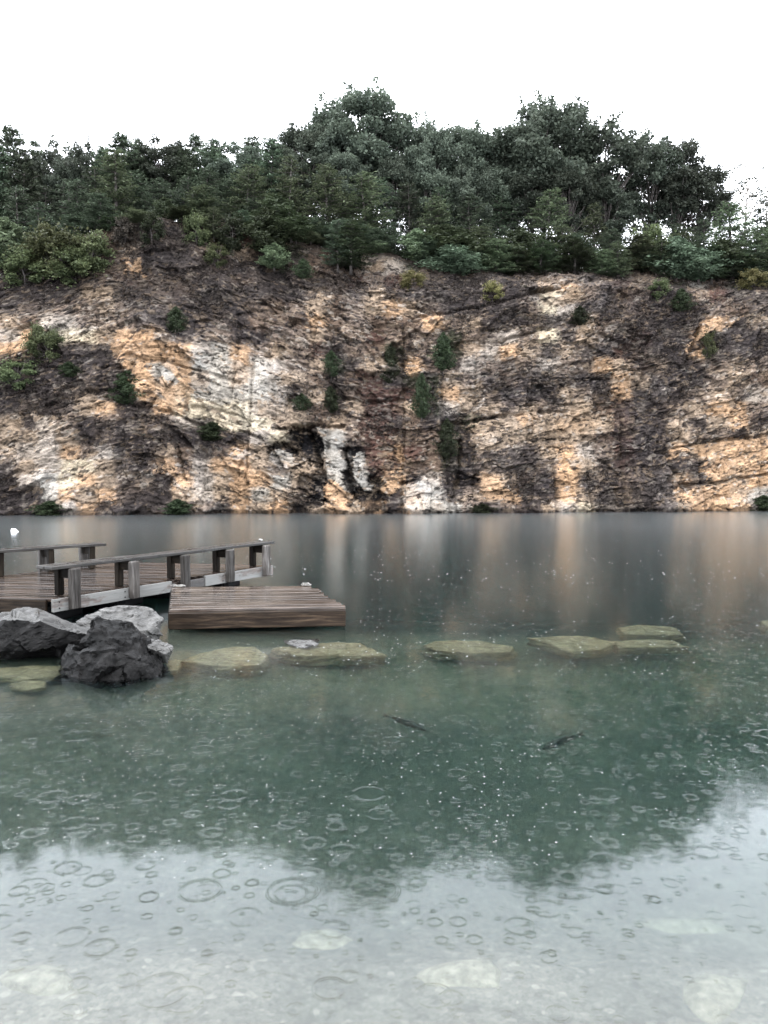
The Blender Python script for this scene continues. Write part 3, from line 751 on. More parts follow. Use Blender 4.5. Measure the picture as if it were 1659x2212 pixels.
VARS = {
    'pine': [gen_pine(1), gen_pine(2, W=4.4, ragged=.4), gen_pine(3, W=5.6, low=.05), gen_pine(4, W=5, low=.08, ragged=.36)],
    'tallpine': [gen_pine(5, H=12, W=5, low=.3, dens=1.5, ragged=.34, round_=True), gen_pine(6, H=12, W=5.4, low=.26, dens=1.5, ragged=.4, round_=True), gen_pine(7, H=12, W=4.6, low=.34, dens=1.5, ragged=.4, round_=True)],
    'cedar': [gen_cedar(1), gen_cedar(2, W=1.6), gen_cedar(3, W=2.2)],
    'oak': [gen_broad(1, H=14, W=7.6, low=.42, nc=54, per=300, cr=(.7, 1.25)), gen_broad(2, H=14, W=7, low=.48, nc=46, per=300, cr=(.7, 1.2)), gen_broad(3, H=13, W=6.6, low=.36, nc=46, per=300, cr=(.7, 1.2)), gen_broad(4, H=14, W=8.2, low=.34, nc=64, per=300, cr=(.7, 1.3))],
    'airy': [gen_broad(8, H=14, W=6.4, low=.4, nc=58, per=270, cr=(.5, .95)), gen_broad(9, H=14, W=6.8, low=.34, nc=64, per=260, cr=(.5, .95)), gen_broad(10, H=14, W=6.4, low=.26, nc=62, per=250, cr=(.5, .9))],
    'shrub': [gen_broad(11, H=2.2, W=2.8, low=-.12, nc=38, per=900, size=(.09, .2), cr=(.35, .6)), gen_broad(12, H=2.4, W=2.4, low=-.12, nc=34, per=900, size=(.09, .2), cr=(.35, .6))],
    'sparse': [gen_sparse(1), gen_sparse(2, W=3.2)],
}
FOL = {'pine': 'pine', 'tallpine': 'pine', 'cedar': 'cedar', 'oak': 'oak', 'airy': 'oak', 'shrub': 'shrub', 'sparse': 'oak', 'yellow': 'yellow'}
VARIANT_MESH = {}
_cnt = {}
def plant(kind, base, height, width, label, name, cat, group=None, foliage=None, variant=None, trunk='bark', rot=None):
    k = kind
    i = _cnt.get(k, 0); _cnt[k] = i+1
    vi = (i if variant is None else variant) % len(VARS[k])
    cm, tm, (H, W) = VARS[k][vi]
    fol = foliage or FOL[k]
    key = (k, vi, fol, trunk)
    if key not in VARIANT_MESH:
        c2 = cm.copy(); c2.materials.clear(); c2.materials.append(MAT[fol])
        t2 = tm.copy(); t2.materials.clear(); t2.materials.append(MAT[trunk])
        VARIANT_MESH[key] = (c2, t2)
    c2, t2 = VARIANT_MESH[key]
    e = thing(name, label, cat, base, group)
    e.rotation_euler = (0, 0, random.uniform(0, 6.28) if rot is None else rot)
    e.scale = (width/W, width/W, height/H)
    link('crown', c2, None, e); link('trunk', t2, None, e)
    return e
def tree_at(kind, px, ytop, wpx, setback, label, name='pine_tree', cat='tree', group=None, **k):
    """a tree on the hill: its place in the view, crown width in view units, metres behind the shore line"""
    Y = 44.
    for _ in range(8):
        P = at(px, ytop, Y); Y = float(shore(P.x)) + setback
    P = at(px, ytop, Y)
    z = float(hill_z(P.x, Y)) if setback >= 5.5 else None
    if z is None:
        xx = P.x; z = float(np.interp(setback, face_y(np.full(60, xx), np.linspace(0, ztop(xx), 60))-shore(xx), np.linspace(0, ztop(xx), 60)))
    return plant(kind, (P.x, Y, z-.15), max(.6, P.z-z+.15), wpx/F*Y, label, name, cat, group, **k)

G_BACK = 'slender trees along the back of the wood'
L_BACK = 'slender dark tree in the even back row on the left half of the wood'
G_MID = 'pines in the middle of the wood'
L_MID = 'dark green pine standing among others in the middle of the wood'
G_RIM = 'young pines along the lip of the quarry'
L_RIM = 'young pine leaning out over the lip of the quarry face'
G_SCRUB = 'low evergreens filling the foot of the wood'
L_SCRUB = 'low dark evergreen at the foot of the wood above the quarry face'
# back row, left half: slender pines
for px, yt, w in [(0, 320, 90), (48, 318, 90), (75, 308, 70), (110, 300, 75), (150, 294, 80), (185, 306, 70), (222, 312, 70), (262, 292, 85), (300, 297, 80), (342, 292, 85), (385, 292, 80),
                  (422, 286, 85), (462, 288, 85), (505, 294, 80), (545, 304, 75), (585, 298, 80), (622, 300, 80), (655, 310, 80), (240, 330, 80), (320, 335, 80), (400, 330, 80), (480, 335, 80), (560, 340, 80)]:
    yt += random.uniform(-10, 14); w *= random.uniform(.9, 1.35)
    tree_at('tallpine' if random.random() < .8 else 'airy', px, yt, w*1.4, random.uniform(10.5, 14), L_BACK, 'tree', group=G_BACK)
tree_at('tallpine', 22, 268, 150, 12, 'tallest slender pine at the left end of the wood', variant=1)
tree_at('tallpine', -30, 290, 150, 12, L_BACK, 'tree', group=G_BACK); tree_at('tallpine', -75, 280, 150, 12, L_BACK, 'tree', group=G_BACK)
# tall broadleaved trees, centre and right
O = 'broadleaf_tree'
tree_at('oak', 795, 200, 215, 12.5, 'tallest broadleaf tree with a spreading crown, standing over the middle of the wood', O, variant=0)
tree_at('oak', 712, 232, 130, 12, 'broadleaf tree tucked against the left side of the tallest crown', O, variant=1)
tree_at('oak', 655, 268, 150, 12.5, 'rounded broadleaf tree stepping down to the left from the tallest crown', O, variant=2)
tree_at('airy', 890, 256, 125, 13.5, 'thin-leaved broadleaf tree just right of the tallest crown', O)
tree_at('oak', 928, 266, 130, 12, 'rounded broadleaf tree in the dip between the two tallest crowns', O)
tree_at('oak', 1000, 272, 180, 12.5, 'wide broadleaf tree in the dip right of the tallest crown', O)
tree_at('oak', 1062, 300, 140, 13, 'short broadleaf tree at the left shoulder of the great right-hand crown', O)
tree_at('oak', 1178, 222, 230, 12, 'great dense broadleaf tree with the highest crown of the right half', O, variant=3)
tree_at('oak', 1108, 274, 150, 12.5, 'broadleaf tree leaning into the left flank of the great right-hand crown', O, variant=2)
tree_at('airy', 1312, 242, 205, 12, 'domed broadleaf tree right of the great right-hand crown', O, variant=2)
tree_at('airy', 1250, 285, 140, 13, 'airy broadleaf tree filling the notch between the two right-hand domes', O)
tree_at('airy', 1408, 264, 150, 12.5, 'open broadleaf tree on the right shoulder of the wood', O)
tree_at('airy', 1462, 292, 130, 12, 'thin broadleaf tree with sky showing through near the right end of the wood', O)
tree_at('airy', 1512, 350, 135, 12, 'lowest broadleaf tree at the right end of the wood', O, variant=0)
tree_at('sparse', 1612, 328, 130, 10, 'nearly bare sapling with few leaves against the sky at far right', 'sapling', variant=0, trunk='palebark')
tree_at('sparse', 1665, 400, 110, 11, 'small nearly bare sapling at the right edge against the sky', 'sapling', variant=1, trunk='palebark')
G_UND = 'broadleaf trees under the tall crowns'
L_UND = 'shaded broadleaf tree under the tall crowns of the wood'
for px, yt, w in [(745, 330, 110), (850, 345, 110), (930, 360, 110), (1010, 350, 120), (1080, 360, 120), (1150, 355, 130), (1230, 350, 130), (1310, 385, 120)]:
    tree_at('oak' if px < 1250 else 'airy', px, yt, w, random.uniform(10, 12), L_UND, O, group=G_UND)
# middle pines
for px, yt, w in [(-30, 400, 110), (40, 400, 90), (95, 395, 90), (145, 385, 95), (205, 360, 95), (290, 370, 100), (345, 385, 95), (405, 380, 100), (450, 360, 100), (505, 380, 100), (585, 360, 100), (665, 355, 110),
                  (745, 375, 115), (815, 385, 115), (880, 390, 110), (950, 405, 110), (1015, 415, 110), (1080, 420, 110), (1140, 430, 100), (1330, 455, 110), (1400, 480, 100), (1460, 485, 110), (1520, 470, 100), (1640, 450, 110), (1700, 430, 120)]:
    tree_at('pine', px, yt, w*1.25, random.uniform(8.6, 10.5), L_MID, group=G_MID)
# pines that stand out in front
FP = [(248, 322, 135, 8.0, 'broad pale green pine at the front of the wood above the bare outcrop'),
      (540, 352, 140, 8.0, 'wide front pine with a lit top, left of the two tallest middle pines'),
      (625, 335, 120, 8.0, 'tallest front pine, with a pointed light green top, below the tallest broadleaf crown'),
      (705, 350, 145, 7.6, 'bushy front pine just right of the tallest front pine'),
      (790, 372, 150, 7.6, 'heavy dark pine hanging over the pink soil at the middle of the crest'),
      (1190, 405, 150, 8.2, 'layered pine with a pointed top in front of the great right-hand crown'),
      (1285, 440, 110, 8.0, 'pine with pale tip right of the layered pointed pine'),
      (1578, 432, 150, 7.6, 'large hazy pine filling the right end of the crest'),
      (940, 425, 120, 7.4, 'feathery pine right of the heavy dark pine at mid crest')]
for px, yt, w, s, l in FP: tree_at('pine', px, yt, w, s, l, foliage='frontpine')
FC = [('cedar', 577, 446, 72, 5.3, 'dark pointed cedar standing on the bare slope below the wood'),
      ('cedar', 592, 525, 50, 4.7, 'small cedar at the foot of the dark pointed cedar'),
      ('cedar', 355, 426, 50, 6.6, 'small rounded light green cedar at the top of the bare outcrop'),
      ('cedar', 672, 512, 40, 5.6, 'small green cedar on the pink soil left of centre'),
      ('cedar', 648, 508, 34, 6.0, 'little cedar beside the small cedar on the pink soil'),
      ('cedar', 815, 518, 44, 5.8, 'short dense cedar at the edge of the pink soil'),
      ('cedar', 900, 494, 60, 5.9, 'upright cedar standing alone at the middle of the crest'),
      ('pine', 1035, 488, 130, 6.4, 'low spreading pine right of the lone upright cedar'),
      ('cedar', 1066, 555, 50, 5.6, 'small yellowish green cedar below the low spreading pine'),
      ('pine', 1210, 488, 150, 6.6, 'low broad pine on the crest above the flat grey beds'),
      ('cedar', 1281, 542, 42, 5.6, 'tiny dome shaped cedar at the lip of the quarry face'),
      ('pine', 1380, 505, 130, 6.2, 'dark low pine at the lip above the right-hand gully'),
      ('shrub', 1405, 492, 100, 7.0, 'light green broadleaf bush among the pines of the right crest'),
      ('pine', 1480, 500, 110, 6.2, 'small pine between the light green bush and the large hazy pine'),
      ('pine', 1650, 490, 130, 6.2, 'low pine at the right edge of the crest'),
      ('cedar', 10, 470, 90, 5.6, 'dark evergreen at the left edge above the pale shrubs'),
      ('pine', 85, 436, 110, 7.0, 'spreading pale pine above the pale shrubs at far left'),
      ('pine', 165, 388, 110, 7.6, 'narrow dark pine left of the broad pale green pine'),
      ('pine', 440, 402, 120, 7.2, 'drooping pine behind the top of the bare outcrop')]
for k, px, yt, w, s, l in FC:
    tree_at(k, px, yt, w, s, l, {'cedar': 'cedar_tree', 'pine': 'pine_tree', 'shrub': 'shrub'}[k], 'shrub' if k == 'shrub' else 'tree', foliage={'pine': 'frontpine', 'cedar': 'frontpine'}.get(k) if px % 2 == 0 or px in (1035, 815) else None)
for px in range(-60, 1740, 46):
    yc = float(np.interp(px, PXT, PYT))
    if 215 < px < 520 and random.random() < .5: continue
    tree_at(random.choice(['pine', 'cedar', 'pine']), px + random.uniform(-14, 14), yc - random.uniform(50, 90), random.uniform(85, 120), random.uniform(5.6, 6.8) if px > 560 else random.uniform(6.4, 8), L_SCRUB, 'evergreen_bush', 'bush', group=G_SCRUB)
for px in [985, 1065, 1120, 1165, 1235, 1310, 1345, 1420, 1455, 1510, 1545, 1590, 1630, 1675, 720, 765]:
    yc = float(np.interp(px, PXT, PYT))
    tree_at(random.choice(['pine', 'cedar', 'pine']), px + random.uniform(-10, 10), yc - random.uniform(38, 85), random.uniform(75, 115), random.uniform(4.5, 5.3), L_RIM, group=G_RIM, foliage=random.choice(['pine', 'frontpine', 'cedar']))
# bushes at the left
G_HUMP = 'scrub on the rim of the bare outcrop'
for i, (px, up_, w, k, f) in enumerate([(238, 22, 60, 'shrub', 'cedar'), (268, 14, 46, 'shrub', 'brush'), (300, 26, 54, 'cedar', 'frontpine'), (328, 14, 50, 'shrub', 'cedar'), (392, 22, 50, 'cedar', 'cedar'),
                               (425, 18, 60, 'shrub', 'shrub'), (462, 34, 70, 'pine', 'frontpine'), (498, 24, 60, 'shrub', 'cedar'), (528, 40, 80, 'pine', 'pine'), (620, 28, 60, 'shrub', 'cedar'), (640, 40, 60, 'cedar', 'frontpine')]):
    tree_at(k, px, float(np.interp(px, PXT, PYT)) - up_, w, random.uniform(5.2, 6.0), 'low scrubby bush on the rim of the bare outcrop at upper left', 'rim_bush', 'bush', group=G_HUMP, foliage=f)
# bushes and little cedars growing on the face
def cliff_plant(kind, px, ytop, ybase, w, label, name, **k):
    b = on_cliff(px, ybase); hgt = (ybase-ytop)/F*b.y
    e = plant(kind, (b.x, b.y-.05, b.z-.1), hgt+.1, w/F*b.y, label, name, 'shrub' if kind == 'shrub' else 'tree', **k)
    return e
for kind, px, yt, yb, w, l in [
    ('cedar', 957, 720, 800, 44, 'dark egg shaped cedar, highest on the right side of the central gully'),
    ('cedar', 841, 742, 828, 36, 'narrow cedar in the middle of the central gully'),
    ('cedar', 716, 758, 812, 38, 'small cedar left of the central gully'),
    ('cedar', 911, 808, 902, 36, 'narrow cedar below the egg shaped cedar'),
    ('cedar', 714, 835, 890, 34, 'low cedar below the small cedar left of the central gully'),
    ('cedar', 965, 905, 990, 46, 'dark cedar low on the right wall of the central gully'),
    ('cedar', 381, 664, 718, 40, 'round dark cedar on the upper slope above the white stone'),
    ('cedar', 275, 800, 872, 64, 'black-green cedar on the ledge left of the orange wall'),
    ('cedar', 1470, 625, 672, 46, 'dark cedar in the notch at the top of the right-hand gully'),
    ('cedar', 1252, 662, 700, 36, 'small cedar on the grey beds under the pale scar'),
    ('cedar', 460, 912, 950, 60, 'dark bush on the ledge below the cream stone'),
    ('cedar', 652, 850, 885, 40, 'small dark bush at the right end of the white stone'),
    ('cedar', 150, 782, 812, 40, 'low dark bush on the stepped ledge at left'),
    ('cedar', 760, 548, 578, 40, 'low bush on the dark upper slope below the pink soil'),
    ('cedar', 655, 560, 600, 40, 'low bush on the upper slope below the small cedars'),
    ('cedar', 110, 1082, 1112, 70, 'low dark bush at the water line under the pale folded beds at left'),
    ('cedar', 385, 1078, 1108, 50, 'low dark bush at the water line above the near bench'),
    ('cedar', 1042, 1088, 1108, 60, 'low dark bush at the water line right of the central gully'),
    ('cedar', 1648, 1070, 1104, 60, 'low dark bush at the water line at the right edge')]:
    cliff_plant(kind, px, yt, yb, w*.88, l, 'cliff_cedar' if 'cedar' in l else 'cliff_bush', foliage='cliffcedar')
for px, yt, yb, w, l, fol in [
    (72, 508, 592, 110, 'pale green shrub at the left of the clump above the stepped ledges', None),
    (132, 490, 590, 125, 'tallest pale green shrub in the middle of the left clump', None),
    (192, 500, 580, 95, 'pale green shrub at the right of the left clump, beside the orange scar', None),
    (160, 545, 606, 120, 'lowest pale green shrub hanging over the stepped ledges at left', None),
    (55, 545, 612, 90, 'olive shrub below the left clump near the picture edge', None),
    (100, 705, 775, 80, 'bright green shrub on the orange ledge at far left', None),
    (40, 775, 830, 80, 'green shrub below the orange ledge at far left', None),
    (893, 588, 618, 56, 'yellow-green sprig on the lip below the lone upright cedar', 'yellow'),
    (1063, 610, 646, 44, 'small yellow and orange shrub on the flat grey beds', 'yellow'),
    (1625, 585, 620, 60, 'pale leafed shrub at the right end of the crest', 'yellow'),
    (1420, 605, 640, 50, 'yellowing shrub under the low pine at the right-hand gully', None),
    (1525, 710, 765, 40, 'green creeper beside the orange scar at right', None),
    (470, 525, 570, 50, 'olive shrub on the bare outcrop', None)]:
    cliff_plant('shrub', px, yt, yb, w, l, 'shrub', foliage=fol)

# dry brush and ivy that covers the dark parts of the face
def build_brush():
    nx, nt_, _ = CV.shape
    n = 15000; i = RNG.integers(4, nx-4, n*4); j = np.minimum(RNG.integers(14, nt_+12, n*4), nt_-1-RNG.integers(0, 4, n*4))
    keep = RNG.random(n*4) < CVEG[i, j]*np.where((vnoise(CV[i, j, 0]*.8, CV[i, j, 2]*.8, 301)*.6+vnoise(CV[i, j, 0]*2.6, CV[i, j, 2]*2.6, 302)*.4) > .56, 1, .04)
    i = i[keep][:n]; j = j[keep][:n]; P = CV[i, j] + np.array([0, -.05, .03])
    C = np.repeat(P, 4, 0) + RNG.normal(size=(len(P)*4, 3))*np.array([.10, .07, .09])
    V, Fc = leaves(C, RNG.uniform(.06, .20, len(C)), .1, .35)
    me = npmesh('cliff_brush', V, Fc, False, np.repeat(RNG.random(len(C)), 4))
    tag(link('cliff_brush', me, MAT['brush']), 'dry grey-brown brush and ivy clinging to the dark parts of the quarry face', 'brush', kind='stuff')
build_brush()

# ------------------------------------------------------------------ boulders
def rock(name, pts, m, label, cat='rock', group=None, top=None, rough=.05, seed=1, facet=.05, freq=2.2):
    bm = bmesh.new()
    pts = [Vector(p) for p in pts]; c = sum(pts, Vector())/len(pts)
    for p in pts: bm.verts.new(p-c)
    r = bmesh.ops.convex_hull(bm, input=bm.verts)
    bmesh.ops.delete(bm, geom=[g for g in r['geom_interior'] if isinstance(g, bmesh.types.BMVert)], context='VERTS')
    bmesh.ops.triangulate(bm, faces=bm.faces)
    L = (max(p.x for p in pts)-min(p.x for p in pts))
    target = L/52
    for _ in range(8):
        es = [e for e in bm.edges if e.calc_length() > target*1.5]
        if not es or len(bm.verts) > 42000: break
        bmesh.ops.subdivide_edges(bm, edges=es, cuts=1, use_grid_fill=True)
        bmesh.ops.triangulate(bm, faces=bm.faces)
    bmesh.ops.recalc_face_normals(bm, faces=bm.faces)
    for _ in range(5 if 'silt' in m.name else 1): bmesh.ops.smooth_vert(bm, verts=bm.verts, factor=.5, use_axis_x=True, use_axis_y=True, use_axis_z=True)
    bm.normal_update()
    flatn = [f.normal.z for f in bm.faces]
    V = np.array([v.co for v in bm.verts]); Nn = np.array([v.normal for v in bm.verts])
    s = freq/L*1.2
    u = V@np.array([.8, .45, .35]); w = V@np.array([-.3, .35, .9])
    cl = cells(u*s*2.2 + .3*n3(V, s*2, seed), w*s*3.6, seed+50)
    cl2 = cells(u*s*6 + .4*n3(V, s*5, seed+2), w*s*9, seed+60)
    d = rough*L*n3(V, s, seed, 4) + facet*L*((cl[2]-.5) + ((cl[3]-.5)*cl[5]+(cl[4]-.5)*cl[6])) + facet*.24*L*((cl2[2]-.5)+((cl2[3]-.5)*cl2[5]+(cl2[4]-.5)*cl2[6]))
    d += .12*rough*L*n3(V, s*9, seed+5, 3)
    V2 = V + Nn*d[:, None]
    for v, p in zip(bm.verts, V2): v.co = p
    me = bpy.data.meshes.new(name); bm.to_mesh(me); bm.free()
    for p in me.polygons: p.use_smooth = 'silt' in m.name
    o = link(name, me, m, None, c)
    if top:                                   # upward faces painted pale for the sky sheen on wet stone
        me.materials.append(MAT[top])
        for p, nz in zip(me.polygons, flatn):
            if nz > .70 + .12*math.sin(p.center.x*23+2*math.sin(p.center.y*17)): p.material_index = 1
    return tag(o, label, cat, group)

def build_rocks():
    # black boulder in front
    Yf = 7.05
    A = lambda px, py, Y: at(px, py, Y)
    rock('boulder', [A(126, 1475, Yf+.1), A(150, 1405, Yf+.25), A(186, 1358, Yf+.3), A(214, 1334, Yf+.5), A(272, 1340, Yf+.5), A(306, 1372, Yf+.35), A(352, 1412, Yf+.5),
                     A(362, 1450, Yf+.35), A(330, 1470, Yf+.0), A(250, 1482, Yf-.15), A(180, 1482, Yf-.1), A(244, 1400, Yf-.02), A(300, 1420, Yf-.02),
                     A(150, 1440, Yf+1.0), A(230, 1340, Yf+.9), A(340, 1420, Yf+1.0), A(126, 1520, Yf+.2), A(362, 1500, Yf+.4), A(250, 1530, Yf-.1)],
         MAT['blackstone'], 'jagged black boulder standing in the shallows in front of the pale ones', rough=.05, seed=3, facet=.085, freq=1.9)
    Y2 = 7.75
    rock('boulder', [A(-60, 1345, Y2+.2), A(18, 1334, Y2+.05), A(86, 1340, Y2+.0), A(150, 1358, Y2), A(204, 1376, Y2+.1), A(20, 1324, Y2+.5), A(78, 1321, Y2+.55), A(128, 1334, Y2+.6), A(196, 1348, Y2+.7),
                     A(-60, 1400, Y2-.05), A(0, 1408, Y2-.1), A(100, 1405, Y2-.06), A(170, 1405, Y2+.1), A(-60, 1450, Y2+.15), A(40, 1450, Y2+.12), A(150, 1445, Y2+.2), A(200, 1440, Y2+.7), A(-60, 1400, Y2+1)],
         MAT['blackstone'], 'long dark boulder with a pale flat top at the left edge', top='skytop', rough=.03, seed=8, facet=.05)
    Y3 = 8.35
    rock('boulder', [A(165, 1342, Y3), A(212, 1319, Y3+.2), A(256, 1311, Y3+.3), A(330, 1312, Y3+.35), A(352, 1336, Y3+.2), A(338, 1352, Y3+.05), A(300, 1378, Y3-.15), A(220, 1372, Y3-.15), A(170, 1385, Y3-.1),
                     A(340, 1400, Y3+.1), A(180, 1400, Y3), A(260, 1330, Y3+.7), A(340, 1345, Y3+.6)],
         MAT['greystone'], 'pale grey boulder behind the jagged black boulder, beside the raft', rough=.03, seed=12, facet=.04)
    rock('boulder', [A(318, 1376, 7.75), A(345, 1384, 7.6), A(372, 1396, 7.55), A(371, 1404, 7.5), A(356, 1412, 7.45), A(320, 1400, 7.45), A(330, 1440, 7.7), A(360, 1440, 7.6)],
         MAT['greystone'], 'small flat grey rock wedged at the right of the jagged black boulder', rough=.03, seed=15)
    U = under
    def onbed(x, y, lift):
        dep = .2
        for _ in range(12):
            q = under(x, y, dep); dep = max(.02, float(bed_depth(np.array([q.x]), np.array([q.y]))[0]))
        q.z = -dep + lift; return q
    def sunk(top, label, dep, thick=.35, seed=1, deeper=.09, m='sunkstone', flare=1.05):
        P = [U(x, y, d+deeper) for x, y, d in top]; c = sum(P, Vector())/len(P)
        Q = [Vector((c.x+(p.x-c.x)*flare, c.y+(p.y-c.y)*flare, p.z-thick)) for p in P]
        Q2 = [Vector((c.x+(p.x-c.x)*.9, c.y+(p.y-c.y)*.9, p.z+.02)) for p in P]
        return rock('sunken_rock', P+Q+Q2, MAT[m], label, rough=.045, seed=seed, facet=.03, freq=2)
    sunk([(392, 1428, .10), (430, 1410, .07), (500, 1397, .05), (552, 1396, .06), (580, 1418, .08), (560, 1436, .12), (480, 1440, .12)], 'pale sunken slab just right of the jagged black boulder', .1, .4, 21)
    sunk([(592, 1402, .05), (640, 1392, .03), (720, 1387, .04), (780, 1390, .05), (830, 1416, .13), (760, 1418, .09), (690, 1412, .05), (640, 1416, .07)], 'sunken slab under the small white-topped rock', .1, .38, 22)
    rock('boulder', [onz(612, 1397, -.1), onz(690, 1395, -.1), onz(660, 1408, -.12), onz(620, 1405, -.1), at(616, 1391, 8.45), at(632, 1382, 8.5), at(668, 1381, 8.5), at(686, 1392, 8.4), at(660, 1401, 8.2)],
         MAT['greystone'], 'small white-topped rock just breaking the surface right of the raft front', rough=.03, seed=23, facet=.05)
    sunk([(915, 1392, .14), (940, 1384, .12), (1040, 1383, .12), (1112, 1396, .16), (1105, 1408, .18), (1020, 1412, .16), (940, 1406, .15)], 'rounded sunken rock standing alone in the middle of the row', .15, .33, 24)
    sunk([(1140, 1378, .16), (1200, 1374, .14), (1270, 1374, .14), (1330, 1388, .18), (1300, 1404, .2), (1230, 1408, .2), (1180, 1390, .17)], 'pale sunken rock with a pointed lower edge in the right half of the row', .15, .33, 25)
    sunk([(1322, 1386, .2), (1380, 1382, .18), (1450, 1384, .2), (1490, 1398, .26), (1400, 1398, .24), (1335, 1400, .24)], 'thin sunken ledge at the right end of the row', .2, .3, 26)
    sunk([(1335, 1356, .22), (1380, 1350, .2), (1460, 1356, .22), (1480, 1372, .28), (1400, 1372, .28), (1345, 1370, .26)], 'dim sunken rock behind the thin ledge at right', .25, .35, 27)
    sunk([(1640, 1340, .25), (1700, 1334, .25), (1760, 1345, .3), (1700, 1360, .3), (1650, 1356, .3)], 'dim sunken rock at the right edge', .3, .4, 28)
    sunk([(22, 1478, .12), (50, 1470, .1), (98, 1471, .1), (100, 1486, .14), (60, 1491, .15), (25, 1488, .15)], 'small flat sunken stone near the left edge', .12, .08, 29)
    sunk([(-60, 1460, .12), (0, 1442, .08), (80, 1438, .08), (160, 1438, .1), (120, 1462, .14), (40, 1470, .14)], 'wide sunken slab in front of the long dark boulder', .12, .12, 30)
    sunk([(355, 1432, .12), (378, 1424, .1), (392, 1428, .12), (385, 1448, .16), (360, 1450, .16)], 'little sunken stone between the jagged black boulder and the pale slab', .14, .15, 31)
    for (x, y, a, b, l, s) in [(700, 2030, 70, 30, 'pale sunken stone near the bottom middle', 41), (1010, 2100, 110, 40, 'long pale sunken stone right of the bottom middle', 42), (1540, 2150, 80, 70, 'pale sunken stone at the bottom right', 43),
                               (80, 2120, 110, 36, 'pale sunken stone at the bottom left', 44), (1480, 2000, 120, 18, 'thin pale sunken slab at right in the shallows', 45)]:
        pts = []
        for k in range(13):
            th = 2*PI*k/13; rr = random.uniform(.6, 1.15)
            q2 = onbed(x+a*math.cos(th)*rr, y+b*math.sin(th)*rr, -.006); pts += [q2, q2-Vector((0, 0, .08))]
        for k in range(5):
            th = 2*PI*k/5; pts.append(onbed(x+a*.5*math.cos(th), y+b*.5*math.sin(th), .03))
        rock('sunken_stone', pts, MAT['siltedstone'], l, 'stone', rough=.02, seed=s, facet=.012)
build_rocks()

